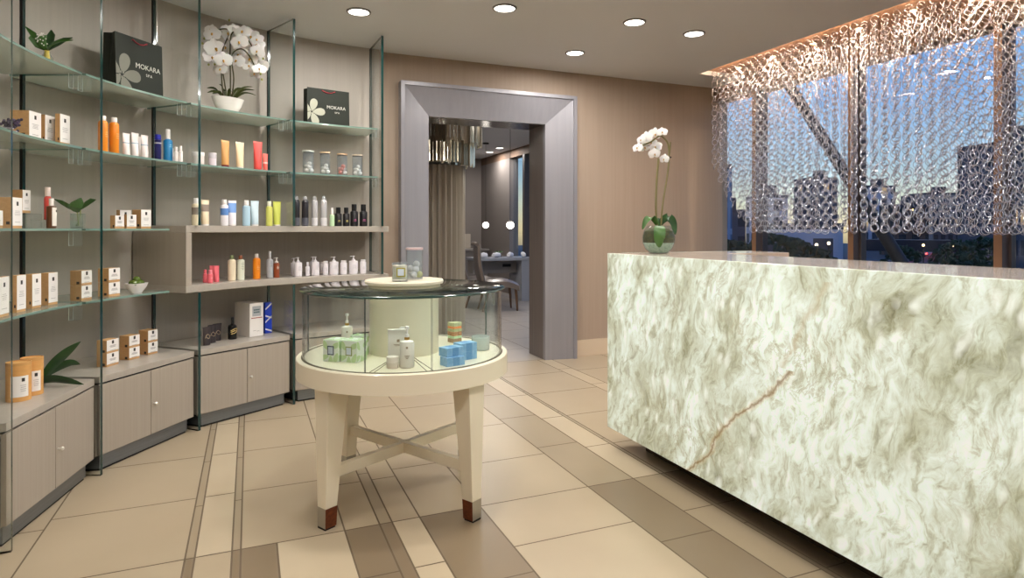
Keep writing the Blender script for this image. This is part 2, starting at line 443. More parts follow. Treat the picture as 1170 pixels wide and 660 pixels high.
# base cabinets
HC = .515
def cabinet(i, lab, knob=True):
    a0, a1 = FT[i+1]+.55, FT[i]-.55
    P = [polar(a0, 1.99), polar(a1, 1.99)]; Q = [polar(a0, 2.46), polar(a1, 2.46)]
    o0 = ((P[0][0]+P[1][0])/2, (P[0][1]+P[1][1])/2)
    root = empty('base_cabinet', (*o0, 0)); tag(root, lab, 'cabinet', 'two door base cabinets under the glass shelves')
    loc = lambda p: (p[0]-o0[0], p[1]-o0[1])
    A, B = Vector(loc(P[1])), Vector(loc(P[0]))      # left, right front corners seen from the room
    q = [loc(polar(a0+(a1-a0)*k/8, 2.46)) for k in range(9)]
    d = (B-A).normalized(); n = Vector((-d.y, d.x));
    if n.dot(Vector(q[4])) < 0: n = -n
    def poly(ins_f, ins_s=0.0):
        a = A+n*ins_f+d*ins_s; c = B+n*ins_f-d*ins_s
        return [tuple(a), tuple(c)]+[tuple(Vector(p)) for p in q]
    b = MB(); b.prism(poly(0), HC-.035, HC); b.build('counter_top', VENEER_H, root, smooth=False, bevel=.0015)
    b = MB(); b.prism(poly(.024), .088, HC-.0445); b.build('carcass', VENEER, root, smooth=False)
    b = MB(); b.prism(poly(.014, .002), HC-.0445, HC-.0345); b.prism(poly(.035, .0), .08, .0885); b.build('shadow_gap', BLACK, root, smooth=False)
    b = MB(); b.prism(poly(.03, .03), .012, .09); b.build('plinth', TOE, root, smooth=False)
    b = MB(); b.prism(poly(.036, .036), 0, .0125); b.build('plinth_foot', BLACK, root, smooth=False)
    L = (B-A).length; rz = math.atan2(d.y, d.x)
    for k in range(2):
        w = L/2-.006; cpt = A+d*(.004+w/2+k*(w+.004))+n*.0115
        b = MB(); b.box((0, 0, 0), (w, .02, HC-.045-.094)); D = b.build('door', VENEER, root, smooth=False, bevel=.0015)
        D.location = (cpt.x, cpt.y, (.094+HC-.045)/2); D.rotation_euler = (0, 0, rz)
        if k == 1 and knob:
            b = MB(); b.lathe([(.004, 0), (.004, .012), (.009, .014), (.0095, .02), (.006, .025), (0, .026)], 16, mat=Matrix.Rotation(PI/2, 4, 'X'))
            kb = b.build('knob', pr('satin_nickel', (226, 222, 214), .35, metal=.6), D); kb.location = (-w/2+.018, -.01, -.01)
cabinet(0, 'two door taupe cabinet nearest the lens, with cylinders and long leaves on top')
cabinet(1, 'two door taupe cabinet carrying three stacked pairs of small cartons')
cabinet(2, 'two door taupe cabinet carrying a black bottle and the tall white carton')
cabinet(3, 'two door taupe cabinet half hidden behind the round display table', knob=False)

# ================================================================== ROUND DISPLAY TABLE
TC = (.705, 3.06); DZ = .70; GZ = 1.02
def table():
    root = empty('display_table', (*TC, 0)); tag(root, 'round ivory display table with glass case and crossed stretchers', 'table')
    RT = .507
    b = MB(); b.lathe([(RT-.04, .612), (RT, .612), (RT, DZ-.004), (RT-.004, DZ), (0, DZ)], 96); b.lathe([(RT-.04, .612), (RT-.04, .66), (0, .66)], 96)
    b.build('deck', IVORY, root)
    b = MB(); b.lathe([(.484, DZ), (.484, DZ+.0012), (.470, DZ+.0012), (.470, DZ)], 96, cap=False); b.build('glass_groove', IVORYD, root)
    # dark joint lines across the deck
    b = MB()
    for a, s in ((239, 0), (241.5, 0), (268.5, 0), (272, 0)):
        ra = R_(a); b.box((math.cos(ra)*.32, math.sin(ra)*.32, DZ+.0008), (.29, .0025, .0016), 0, ra)
    b.build('deck_joint', IVORYD, root, smooth=False)
    b = MB(); b.lathe([(.168, DZ), (.168, GZ-.012)], 64); b.build('drum', IVORY, root)
    # legs
    LR = .425; a0 = -61
    for k in range(4):
        a = R_(a0+90*k); x, y = LR*math.cos(a), LR*math.sin(a)
        rr = lambda z: .052-.019*(1-z/.62)
        b = MB()
        def sq(z, h): 
            # the outer face stays upright, the taper is on the inside
            o = .052
            return [(o-2*h, -h, z), (o, -h, z), (o, h, z), (o-2*h, h, z)]
        b.loft([sq(.092, .030), sq(.62, .052)])
        leg = b.build('leg', IVORY, root, bevel=.0025, smooth=False); leg.location = (x, y, 0); leg.rotation_euler = (0, 0, a)
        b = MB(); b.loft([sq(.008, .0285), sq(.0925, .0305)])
        # faces: 4 sides in order -y, +x, +y, -x then caps
        b.m[:4] = [1 if k % 2 == 0 else 0, 0, 0 if k % 2 == 0 else 1, 0]  # brown on these sides paints a reflection into the steel caps
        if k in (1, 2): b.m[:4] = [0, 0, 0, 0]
        sh = b.build('foot_cap', [pr('satin_steel', (176, 172, 164), .28, metal=.9), pr('brown_reflection', (130, 66, 34), .35, metal=.35, noise=((78, 38, 20), (60, 60, 90), .3))], leg, smooth=False)
        b = MB(); b.loft([sq(0, .026), sq(.0085, .026)]); b.build('foot_pad', BLACK, leg, smooth=False)
    for k in range(2):
        a = R_(a0+90*k)
        b = MB()
        if k == 0: b.box((0, 0, .232), (2*LR-.03, .032, .05))
        else:
            for s in (-1, 1): b.box((s*(LR/2+.0), 0, .232), (LR-.035, .032, .05))
        o = b.build('stretcher', IVORY, root, smooth=False, bevel=.002); o.rotation_euler = (0, 0, a)
    # glass case
    seams = [237, 271, 372, 517, 597]
    for s0, s1 in ((237, 271), (271, 372), (372, 517), (517, 597)):
        b = MB(); b.arcslab((0, 0), .472, .479, s0+.25, s1-.25, DZ+.001, GZ-.012, max(8, int((s1-s0)/4)), 1, 0)
        n = max(8, int((s1-s0)/4)); b.m[-2:] = [1, 1]
        b.build('curved_pane', [glass('case_glass', (.975, .99, .983), ior=1.35), GEDGE], root)
    b = MB(); b.lathe([(.488, GZ-.011, 1), (.494, GZ-.008, 1), (.494, GZ-.003, 1), (.488, GZ, 0), (0, GZ, 0)], 96, cap=False)
    b.lathe([(.488, GZ-.011, 0), (0, GZ-.011, 0)], 96, cap=False)
    b.build('glass_top', [glass('case_top_glass', (.86, .93, .90), ior=1.35), GEDGE], root)
    b = MB(); b.lathe([(.176, GZ), (.176, GZ+.012), (.19, GZ+.016), (.192, GZ+.028), (.188, GZ+.034), (0, GZ+.034)], 64); b.build('riser_disc', IVORY, root)
table()

# ================================================================== ONYX RECEPTION DESK
def onyx_mat():
    m, nt, out = newmat('backlit_onyx'); N = nt.nodes.new; L = nt.links.new
    tc = N('ShaderNodeTexCoord')
    def noise(scale, sc=(1, 1, 1), det=6, dist=0, rough=.55, src=None):
        mp = N('ShaderNodeMapping'); mp.inputs['Scale'].default_value = sc; L(src or tc.outputs['Object'], mp.inputs[0])
        n = N('ShaderNodeTexNoise'); n.inputs['Scale'].default_value = scale; n.inputs['Detail'].default_value = det
        n.inputs['Distortion'].default_value = dist; n.inputs['Roughness'].default_value = rough
        L(mp.outputs[0], n.inputs['Vector']); return n
    def ramp(src, els):
        r = N('ShaderNodeValToRGB'); e = r.color_ramp.elements
        while len(e) < len(els): e.new(.5)
        for i, (p, c) in enumerate(els): e[i].position = p; e[i].color = (*lin(c), 1)
        L(src, r.inputs[0]); return r
    def math_(op, a, b_=None, v=None):
        x = N('ShaderNodeMath'); x.operation = op
        if hasattr(a, 'links'): L(a, x.inputs[0])
        else: x.inputs[0].default_value = a
        if b_ is not None:
            if hasattr(b_, 'links'): L(b_, x.inputs[1])
            else: x.inputs[1].default_value = b_
        return x.outputs[0]
    def mixc(f, a, b_, mode='MIX'):
        x = N('ShaderNodeMix'); x.data_type = 'RGBA'; x.blend_type = mode
        if hasattr(f, 'links'): L(f, x.inputs[0])
        else: x.inputs[0].default_value = f
        for s, v in ((6, a), (7, b_)):
            if hasattr(v, 'links'): L(v, x.inputs[s])
            else: x.inputs[s].default_value = (*lin(v), 1)
        return x.outputs[2]
    rot = N('ShaderNodeMapping'); rot.inputs['Rotation'].default_value = (R_(-14), 0, 0); L(tc.outputs['Object'], rot.inputs[0])
    rv = rot.outputs[0]
    warp = noise(2.6, (1, 1, 1), 4, .4)
    wv = N('ShaderNodeVectorMath'); wv.operation = 'MULTIPLY_ADD'; L(warp.outputs['Color'], wv.inputs[0]); wv.inputs[1].default_value = (.22, .22, .22); L(rv, wv.inputs[2])
    n1 = noise(2.6, (1, 1.3, .9), 7, .2, .62, wv.outputs[0])
    base = ramp(n1.outputs['Fac'], [(.29, (146, 146, 128)), (.41, (186, 189, 172)), (.52, (212, 219, 212)), (.66, (228, 236, 234)), (.8, (200, 214, 214))])
    n2 = noise(15, (1, 1.5, .62), 8, .7, .66, wv.outputs[0])
    fib = ramp(n2.outputs['Fac'], [(.30, (140, 136, 104)), (.39, (186, 184, 160)), (.48, (224, 227, 216)), (.60, (244, 248, 246)), (.75, (236, 242, 240))])
    c = mixc(.8, base.outputs[0], fib.outputs[0], 'MULTIPLY')
    n3 = noise(8.5, (1, 1.4, .7), 9, 1.0, .66, wv.outputs[0])
    rd = math_('ABSOLUTE', math_('SUBTRACT', n3.outputs['Fac'], .5))
    seam = math_('SUBTRACT', 1.0, math_('MULTIPLY', rd, 30)); seam_c = N('ShaderNodeClamp'); L(seam, seam_c.inputs[0])
    gate = noise(2.1, (1, 1, 1), 3); gr = ramp(gate.outputs['Fac'], [(.46, (0, 0, 0)), (.64, (255, 255, 255))])
    sm = math_('MULTIPLY', math_('MULTIPLY', seam_c.outputs[0], gr.outputs[0]), .55)
    c = mixc(sm, c, (140, 130, 92))
    v = N('ShaderNodeTexVoronoi'); v.feature = 'SMOOTH_F1'; v.inputs['Scale'].default_value = 9.0; v.inputs['Smoothness'].default_value = .5
    mpv = N('ShaderNodeMapping'); mpv.inputs['Scale'].default_value = (1, 1.9, .8); L(wv.outputs[0], mpv.inputs[0]); L(mpv.outputs[0], v.inputs['Vector'])
    vb = ramp(v.outputs['Distance'], [(.14, (255, 255, 255)), (.34, (0, 0, 0))])
    c = mixc(math_('MULTIPLY', vb.outputs[0], .55), c, (228, 234, 230))
    # the rust vein: y = f(z) in the slab plane
    sep = N('ShaderNodeSeparateXYZ'); L(tc.outputs['Object'], sep.inputs[0])
    wob = noise(14, (1, 1, 1), 4); wz = math_('MULTIPLY', math_('SUBTRACT', wob.outputs['Fac'], .5), .10)
    def vein(pts, width, z_lo, z_hi):
        P = sorted([(z, y) for _, y, z in (on_plane_x(px, py, 1.98) for px, py in pts)])
        fc = N('ShaderNodeFloatCurve'); cv = fc.mapping.curves[0]
        zz = lambda z: z/1.3
        yy = lambda y: (y-1.2)/2.4
        while len(cv.points) < len(P): cv.points.new(.5, .5)
        for i, (z, y) in enumerate(P): cv.points[i].location = (zz(z), yy(y))
        fc.mapping.update()
        L(math_('MULTIPLY', sep.outputs[2], 1/1.3), fc.inputs['Value'])
        y = math_('ADD', math_('MULTIPLY', fc.outputs[0], 2.4), 1.2)
        d = math_('ABSOLUTE', math_('ADD', math_('SUBTRACT', sep.outputs[1], y), wz))
        k = math_('SUBTRACT', 1.0, math_('DIVIDE', d, width)); cl = N('ShaderNodeClamp'); L(k, cl.inputs[0])
        g1 = math_('GREATER_THAN', sep.outputs[2], z_lo); g2 = math_('LESS_THAN', sep.outputs[2], z_hi)
        return math_('MULTIPLY', math_('MULTIPLY', cl.outputs[0], g1), g2)
    P1 = [(792, 532), (808, 521), (818, 501), (835, 479), (852, 467), (881, 447), (905, 424)]
    z_end = on_plane_x(905, 424, 1.98)[2]
    f1 = vein(P1, .030, .0, z_end); f1b = vein(P1, .014, .0, z_end)
    P2 = [(893, 420), (907, 391), (925, 360), (943, 322)]
    f2 = vein(P2, .03, on_plane_x(893, 420, 1.98)[2], on_plane_x(943, 322, 1.98)[2])
    c = mixc(math_('MULTIPLY', f1, .5), c, (178, 150, 100)); c = mixc(math_('MULTIPLY', f1b, .7), c, (98, 72, 40)); c = mixc(math_('MULTIPLY', f2, .4), c, (156, 134, 84))
    b = N('ShaderNodeBsdfPrincipled'); L(c, b.inputs['Base Color']); b.inputs['Roughness'].default_value = .12
    L(c, b.inputs['Emission Color']); b.inputs['Emission Strength'].default_value = ONYX_E
    L(b.outputs[0], out.inputs[0]); return m
ONYX_E = .54
def desk():
    ONYX = onyx_mat(); XD = 1.98; y0, y1 = .05, 3.25; zb, zt = .12, 1.158
    WOOD = pr('honey_wood', (196, 150, 108), .3, noise=((178, 130, 90), (6, 60, 6), .3))
    TOP = pr('onyx_counter_top', (214, 204, 194), .12, noise=((188, 170, 150), (5, 5, 5), .3), coat=.3)
    root = empty('reception_desk'); tag(root, 'long backlit white and olive onyx reception desk', 'desk')
    L = y1-y0; ym = (y0+y1)/2
    b = MB(); b.box((XD+.015, ym, (zb+zt)/2), (.03, L, zt-zb)); b.build('front_panel', ONYX, root, smooth=False, bevel=.002)
    b = MB(); b.box(((XD+.03+3.08)/2, y1-.015, (zb+zt)/2), (3.08-XD-.03, .03, zt-zb)); b.build('end_panel', ONYX, root, smooth=False)
    b = MB(); b.box((XD+.03+.29, ym-.15, zt-.0175), (.58, L-.36, .035)); b.build('counter_ledge', TOP, root, smooth=False, bevel=.002)
    b = MB(); b.box(((XD+.03+3.08)/2, y1-.03-.15, zt-.0175), (3.08-XD-.03, .30, .035)); b.build('return_ledge', TOP, root, smooth=False, bevel=.002)
    b = MB(); b.box((3.07, y1-.18, (zb+zt-.035)/2), (.02, .30, zt-.035-zb)); b.build('return_side', WOOD, root, smooth=False)
    b = MB(); b.box(((XD+.63+3.06)/2, y1-.325, (zb+zt-.035)/2), (3.06-XD-.63, .02, zt-.035-zb)); b.build('return_back', WOOD, root, smooth=False)
    b = MB(); b.box((XD+.60, ym-.17, (zb+zt-.035)/2), (.02, L-.36, zt-.035-zb)); b.build('inner_panel', WOOD, root, smooth=False)
    b = MB(); b.box((XD+.85, ym-.17, .755), (.48, L-.37, .03)); b.build('work_surface', WOOD, root, smooth=False)
    b = MB(); b.box((2.55, ym, .06), (.80, L-.3, .12)); b.build('plinth', pr('dark_plinth_stone', (66, 50, 38), .18), root, smooth=False)
    b = MB(); b.box((2.52, ym, .128), (1.02, L-.02, .016)); b.build('base_board', BLACK, root, smooth=False)
desk()

# ================================================================== RING CURTAIN
def rings():
    rng = np.random.default_rng(4)
    NU, NV = 18, 6
    u = np.linspace(0, 2*np.pi, NU, endpoint=False); v = np.linspace(0, 2*np.pi, NV, endpoint=False)
    U, V = np.meshgrid(u, v, indexing='ij')
    base_u, base_v = U.ravel(), V.ravel()
    idx = np.arange(NU*NV).reshape(NU, NV)
    F = np.stack([idx, np.roll(idx, -1, 0), np.roll(np.roll(idx, -1, 0), -1, 1), np.roll(idx, -1, 1)], -1).reshape(-1, 4)
    VS = []; FS = []; off = 0
    pitch = .050
    for row, X in enumerate((4.43, 4.51, 4.60, 4.68)):
        y = 5.17-.023*row
        while y > 2.0:
            zb = 1.285+(0.64*((y-4.62)/.55)**1.5 if y > 4.62 else 0)+rng.uniform(-.010, .010)
            z = PZ-.03-rng.uniform(0, .02)
            k = 0
            ph = rng.uniform(-.35, .35)
            while z > zb:
                R = rng.uniform(.028, .033); r = .0024
                a = R+r*np.cos(base_v)
                x = a*np.cos(base_u)*.92; zz = a*np.sin(base_u)*1.05; yy = r*np.sin(base_v)
                yaw = ph+(.95 if k % 2 else -.75)+rng.uniform(-.2, .2)
                tilt = rng.uniform(-.15, .15)+(.25 if k % 2 else -.25)
                y2 = yy*np.cos(tilt)-zz*np.sin(tilt); z2 = yy*np.sin(tilt)+zz*np.cos(tilt)
                x3 = x*np.cos(yaw)-y2*np.sin(yaw); y3 = x*np.sin(yaw)+y2*np.cos(yaw)
                VS.append(np.stack([x3+X, y3+y, z2+z], -1)); FS.append(F+off); off += NU*NV
                z -= pitch*rng.uniform(.95, 1.05); k += 1
            y -= .090
    V_ = np.concatenate(VS); F_ = np.concatenate(FS)
    me = bpy.data.meshes.new('ring_curtain'); me.vertices.add(len(V_)); me.vertices.foreach_set('co', V_.ravel())
    me.loops.add(F_.size); me.loops.foreach_set('vertex_index', F_.ravel().astype(np.int32))
    me.polygons.add(len(F_)); me.polygons.foreach_set('loop_start', np.arange(0, F_.size, 4, dtype=np.int32))
    me.polygons.foreach_set('use_smooth', np.ones(len(F_), dtype=bool))
    me.update(calc_edges=True)
    me.materials.append(pr('ring_silver', (206, 208, 218), .22, metal=.85))
    o = bpy.data.objects.new('ring_curtain', me); COL.objects.link(o)
    tag(o, 'hanging curtain of linked silvery rings in front of the windows', 'curtain', kind='stuff')
rings()
# ================================================================== PRODUCTS
def on_arc(px, r):
    """point of the circle of radius r about C0 that appears in picture column px (shelving side)"""
    best = None
    for k in range(0, 1400):
        th = 88+k*.08; x, y = polar(th, r)
        if depth(x, y) < .5: continue
        e = abs(proj(x, y, 1)[0]-px)
        if best is None or e < best[0]: best = (e, th, x, y)
    return best[1:]
CACHE = {}
def place(key, fn, x, y, z, rz, label, cat, group):
    """first of a kind is built, its repeats are copied with their parts"""
    if key in CACHE: o = copy_tree(CACHE[key])
    else: o = CACHE[key] = fn()
    for k in ('label', 'category', 'group'):
        if k in o: del o[k]
    o.location = (x, y, z); o.rotation_euler = (0, 0, rz)
    return tag(o, label, cat, group)
def q(v, s=.004): return round(v/s)*s
def cmat(rgb, rough=.35, **k): return pr('pack_%d_%d_%d' % rgb, rgb, rough, **k)

# ---- cartons -------------------------------------------------------------
def make_carton(w, d, h, kind='kraft'):
    r = empty('product_carton')
    body = {'kraft': KRAFT, 'white': pr('white_board', (226, 220, 214), .5), 'blue': pr('blue_board', (24, 66, 190), .4)}[kind]
    b = MB(); b.box((0, d/2+.0006, h/2), (w, d, h)); b.build('carton_body', body, r, smooth=False, bevel=.001)
    # printed front, facing -y
    lo = .012 if kind == 'kraft' else .003
    f = MB(); f.box((0, 0, (h+lo)/2), (w-.001, .0012, h-lo-.001)); fl = f.build('front_label', WHITE, r, smooth=False)
    if kind == 'kraft':
        e = MB(); s = min(w*.2, .014); e.box((0, -.001, h*.8), (s, .001, s*1.35)); e.build('emblem', INK, fl, smooth=False)
        e = MB(); rr = random.Random(int(h*1000))
        for k in range(4): e.box((0, -.001, h*(.56-.045*k)), (w*rr.uniform(.35, .6), .0008, .0018))
        e.box((0, -.001, h*.2), (w*.5, .0008, .0022)); e.build('print_lines', GREY_INK, fl, smooth=False)
        e = MB(); e.box((-w/2-.0002, d*.3+.001, h*.17), (.0012, min(d*.25, .016), .014)); e.build('side_emblem', INK, r, smooth=False)
    elif kind == 'white':
        e = MB(); e.box((0, -.001, h*.76), (w*.62, .001, h*.3)); e.build('grey_panel', pr('panel_grey', (176, 180, 186), .5), fl, smooth=False)
        e = MB()
        for k in range(2):
            for j in range(4): e.box((-w*.17+j*w*.11, -.0018, h*(.8-.07*k)), (w*.085, .001, h*.045))
        e.build('block_print', pr('slate_ink', (70, 96, 102), .5), fl, smooth=False)
        e = MB(); e.box((0, -.001, h*.56), (w*.8, .001, h*.025)); e.build('red_stripe', pr('maroon_ink', (150, 42, 52), .5), fl, smooth=False)
        e = MB()
        for k in range(2): e.box((-w*.15+k*w*.25, -.001, h*(.18-.02*k)), (w*.2, .001, .003))
        e.build('print_lines', GREY_INK, fl, smooth=False)
    elif kind == 'blue':
        fl.data.materials[0] = pr('royal_blue', (22, 62, 196), .35)
        e = MB(); zs = [.12, .34, .55, .76]
        for k, z in enumerate(zs):
            sg = 1 if k % 2 else -1
            e.add([(-w*.46, -.0012, h*z), (w*.46, -.0012, h*(z+.13*sg+.05)), (w*.46, -.0012, h*(z+.13*sg+.10)), (-w*.46, -.0012, h*(z+.05)),
                   (-w*.46, -.0002, h*z), (w*.46, -.0002, h*(z+.13*sg+.05)), (w*.46, -.0002, h*(z+.13*sg+.10)), (-w*.46, -.0002, h*(z+.05))],
                  [(0, 1, 2, 3), (7, 6, 5, 4), (0, 4, 5, 1), (1, 5, 6, 2), (2, 6, 7, 3), (3, 7, 4, 0)])
        e.build('white_ribbons', WHITE, fl, smooth=False)
    return r
def carton(px0, px1, px2, ytop, rad, z, label, turn=0, kind='kraft', group='cream and kraft cartons', dmax=.12, zoff=0):
    """px0 left edge, px1 near corner, px2 right edge of the front"""
    th, x, y = on_arc(px1, rad)
    rz = R_(th)-PI/2+R_(turn)          # local -y faces the centre of the arc
    ex = Vector((math.cos(rz), math.sin(rz))); ey = Vector((-math.sin(rz), math.cos(rz))); P = Vector((x, y))
    def solve(dv, px, hi):
        lo, h = 0.004, hi
        s = 1 if proj(*(P+dv*hi), 1)[0] > proj(P.x, P.y, 1)[0] else -1
        for _ in range(30):
            m = (lo+h)/2
            if (proj(*(P+dv*m), 1)[0]-px)*s < 0: lo = m
            else: h = m
        return (lo+h)/2
    w = q(solve(ex, px2, .3), .003); d = q(min(solve(ey, px0, .3), dmax), .003)
    D = depth(x, y); h = q(EYE-(ytop-HY)*D/FPX-z-zoff, .004)
    c = P+ex*w/2
    return place(('carton', w, d, h, kind), lambda: make_carton(w, d, h, kind), c.x, c.y, z+zoff, rz, label, 'box', group), h, (c, rz, w, d)
def stack2(px0, px1, px2, ytop, rad, z, labs, group):
    th, x, y = on_arc(px1, rad); D = depth(x, y); H = EYE-(ytop-HY)*D/FPX-z; hh = q(H/2, .003)
    yt = HY-(z+hh-EYE)*FPX/D
    for k in (0, 1):
        carton(px0, px1, px2, yt-(0 if k == 0 else hh*FPX/D), rad, z, labs[k], group=group, dmax=.09, zoff=k*(hh+.0005) if k else 0)

# ---- bottles, tubes, jars -------------------------------------------------
def prof_bottle(w, h, cap, neck=.35, sh=.08):
    r = w/2; hb = h*(1-cap)
    return [(r*.9, 0), (r, h*.015), (r, hb-h*sh), (r*.93, hb-h*sh*.5), (r*neck*1.25, hb-h*.012), (r*neck, hb)]
def make_bottle(w, h, body, capm, cap=.2, neck=.55, capw=.55, band=None, bandz=(.35, .6), sh=.08, lines=None, pump=False, rough=.3, arc=None):
    r = empty('product_bottle'); B = cmat(body, rough) if isinstance(body, tuple) else body; C = cmat(capm, rough) if isinstance(capm, tuple) else capm
    b = MB(); b.lathe(prof_bottle(w, h, cap, neck, sh), 20); b.build('bottle_body', B, r)
    hb = h*(1-cap); rc = w/2*capw
    b = MB()
    if pump:
        b.lathe([(rc, hb), (rc, hb+h*.06), (rc*.5, hb+h*.075), (rc*.38, hb+h*.09), (rc*.38, h*.96), (rc*.8, h*.965), (rc*.75, h), (0, h)], 16)
        b.tube([(0, 0, h*.98), (-rc*1.3, 0, h*.98), (-rc*1.9, 0, h*.955)], [h*.014, h*.013, h*.011], 8)
        b.build('pump_head', C, r)
    else:
        b.lathe([(rc, hb), (rc, h-h*.012), (rc*.9, h), (0, h)], 20); b.build('cap', C, r)
    if band and arc:
        vs = []
        for j in range(11):
            t = R_(-90+arc[0]+(arc[1]-arc[0])*j/10); vs += [((w/2+.0008)*math.cos(t), (w/2+.0008)*math.sin(t), h*bandz[0]), ((w/2+.0008)*math.cos(t), (w/2+.0008)*math.sin(t), h*bandz[1])]
        b = MB(); b.add(vs, [(2*j, 2*j+2, 2*j+3, 2*j+1) for j in range(10)]); lb = b.build('paper_label', cmat(band, .4), r, fix=False)
        b = MB(); t = R_(-90+(arc[0]+arc[1])/2); b.box(((w/2+.0014)*math.cos(t), (w/2+.0014)*math.sin(t), h*.58), (.007, .001, .010), 0, t+PI/2); b.build('emblem', INK, lb, smooth=False)
    elif band:
        b = MB(); b.lathe([(w/2+.0006, h*bandz[0]), (w/2+.0006, h*bandz[1])], 20, cap=False); b.build('label_band', cmat(band, .4), r)
    if lines:
        b = MB(); rr = random.Random(3)
        for k in range(lines[1]):
            z = h*(lines[2]-.055*k); a = rr.uniform(.25, .5); n = 5
            vs = []
            for j in range(n+1):
                t = -PI/2+a*(2*j/n-1)*1.0; vs += [((w/2+.001)*math.cos(t), (w/2+.001)*math.sin(t), z), ((w/2+.001)*math.cos(t), (w/2+.001)*math.sin(t), z+h*.018)]
            b.add(vs, [(2*j, 2*j+2, 2*j+3, 2*j+1) for j in range(n)])
        b.build('label_print', cmat(lines[0], .5), r, fix=False)
    return r
def make_tube(w, h, body, capm, cap=.1, band=None, bandz=(.5, .8), crimp=None, capw=.75):
    r = empty('squeeze_tube'); n = 20; rings = []
    for k in range(9):
        t = k/8; z = h*(cap+(1-cap)*t*.95); rx = w/2*(capw+(1-capw)*t); ry = w/2*capw*(1-t**1.3)+.0015
        rings.append([(rx*math.cos(2*PI*j/n), ry*math.sin(2*PI*j/n), z) for j in range(n)])
    b = MB(); b.loft(rings); b.build('tube_body', cmat(body), r)
    b = MB(); b.box((0, 0, h*.972), (w*1.0, .003, h*.056)); b.build('crimp', cmat(crimp or body), r, smooth=False)
    b = MB(); rc = w/2*capw; b.lathe([(rc*.96, 0), (rc*1.02, h*.01), (rc*1.02, h*cap), (0, h*cap)], n); b.build('cap', cmat(capm), r)
    if band:
        rg = []
        for z in np.linspace(bandz[0], bandz[1], 5):
            t = (z-cap)/(1-cap)/.95; rx = w/2*(capw+(1-capw)*t)+.0007; ry = w/2*capw*(1-max(t, 0)**1.3)+.0025
            rg.append([(rx*math.cos(2*PI*j/n), ry*math.sin(2*PI*j/n), h*z) for j in range(n)])
        b = MB(); b.loft(rg, 0, False); b.build('label_band', cmat(band, .4), r)
    return r
def make_can(w, h, body, low, cap=.13):
    r = empty('spray_can'); R = w/2; b = MB()
    b.lathe([(R*.94, 0), (R, h*.012), (R, h*.80), (R*.9, h*.845), (R*.62, h*.875), (R*.5, h*.88)], 20, m=0); b.build('can_body', cmat(body, .25, metal=.3), r)
    b = MB(); b.lathe([(R*.6, h*.872), (R*.6, h*.93), (R*.5, h*.98), (R*.3, h), (0, h)], 20); b.build('cap', glass('clear_cap', (.9, .9, .92), (236, 236, 240), .6), r)
    b = MB(); b.lathe([(R+.0006, h*.02), (R+.0006, h*.28)], 20, cap=False); b.build('label_band', cmat(low, .3, metal=.2), r)
    return r
def make_jar(w, h, body, lid, lidh=.35):
    r = empty('cream_jar'); R = w/2
    b = MB(); b.lathe([(R*.92, 0), (R*.96, h*.04), (R*.96, h*(1-lidh)), (R*.9, h*(1-lidh))], 24); b.build('jar_body', cmat(body), r)
    b = MB(); b.lathe([(R, h*(1-lidh)+.0005), (R, h*.97), (R*.95, h), (0, h)], 24); b.build('lid', cmat(lid), r)
    return r
def std(px, wpx, ytop, rad, z, fn, name, label, cat, group, turn=0, args=(), **kw):
    th, x, y = on_arc(px, rad); D = depth(x, y); w = q(wpx*D/FPX, .002); h = q(EYE-(ytop-HY)*D/FPX-z, .004)
    key = (fn.__name__, w, h, str(args), str(kw))
    return place(key, lambda: fn(w, h, *args, **kw), x, y, z, R_(th)-PI/2+R_(turn), label, cat, group)

S1, S2, S3, S4 = SZ[1]+.0003, SZ[2]+.0003, SZ[3]+.0003, SZ[4]+.0003
NT, NF = BT+.0003, BB+.0453
G = 'kraft sided cartons on the glass shelves'
# second shelf : cartons
carton(12, 33.5, 47, 126, 2.14, S2, 'kraft and white carton nearest the lavender bundle on the second shelf', group=G)
carton(46.5, 51.5, 63, 130.5, 2.15, S2, 'shortest of the three cartons on the second glass shelf', group=G, dmax=.07)
carton(63, 68.5, 79.5, 130, 2.10, S2, 'tall carton nearest the orange bottles on the second glass shelf', group=G, dmax=.05)
# third shelf
carton(-2, 14, 25.5, 225.5, 2.14, S3, 'big kraft carton on the third shelf beside the acrylic stand', group=G)
carton(-30, -12, 3.4, 239.5, 2.14, S3, 'low carton cut by the picture edge on the third shelf', group=G)
o, hS, _ = carton(13, 26, 35, 217, 2.25, S3, 'carton raised on a clear acrylic stand on the third shelf', group=G, zoff=.078)
carton(126, 131.5, 141.5, 246, 2.12, S3, 'small carton at the leaf glass end of the low group on the short glass shelf', group=G, dmax=.05)
carton(133, 137, 149.5, 239.5, 2.30, S3, 'carton standing behind the two small ones on the short glass shelf', group=G, dmax=.05)
carton(142, 145, 156, 245, 2.12, S3, 'middle low carton of the group on the short glass shelf', group=G, dmax=.04)
carton(151, 161, 172.5, 239, 2.13, S3, 'largest carton in the low group, nearest the wall niche', group=G, dmax=.07)
# fourth shelf
carton(-8, -1, 10.3, 317, 2.10, S4, 'tall narrow carton cut by the picture edge on the lowest shelf', group=G, dmax=.07)
carton(13, 19.5, 29.5, 315, 2.115, S4, 'tall narrow carton just behind the nearest glass fin', group=G, dmax=.06)
carton(30, 37, 47, 313, 2.13, S4, 'tall narrow carton second from the stacked pairs on the lowest shelf', group=G, dmax=.06)
carton(47, 55.3, 65.7, 311.3, 2.145, S4, 'tall narrow carton of the row closest to the stacked pairs', group=G, dmax=.07)
stack2(80, 93, 105, 308.5, 2.12, S4, ('lower carton of the stack by the long cartons on the lowest shelf', 'upper carton of the stack by the long cartons on the lowest shelf'), 'stacked small cartons')
stack2(112, 124.5, 137, 306.5, 2.12, S4, ('lower carton of the stack nearest the bowl of green balls', 'upper carton of the stack nearest the bowl of green balls'), 'stacked small cartons')
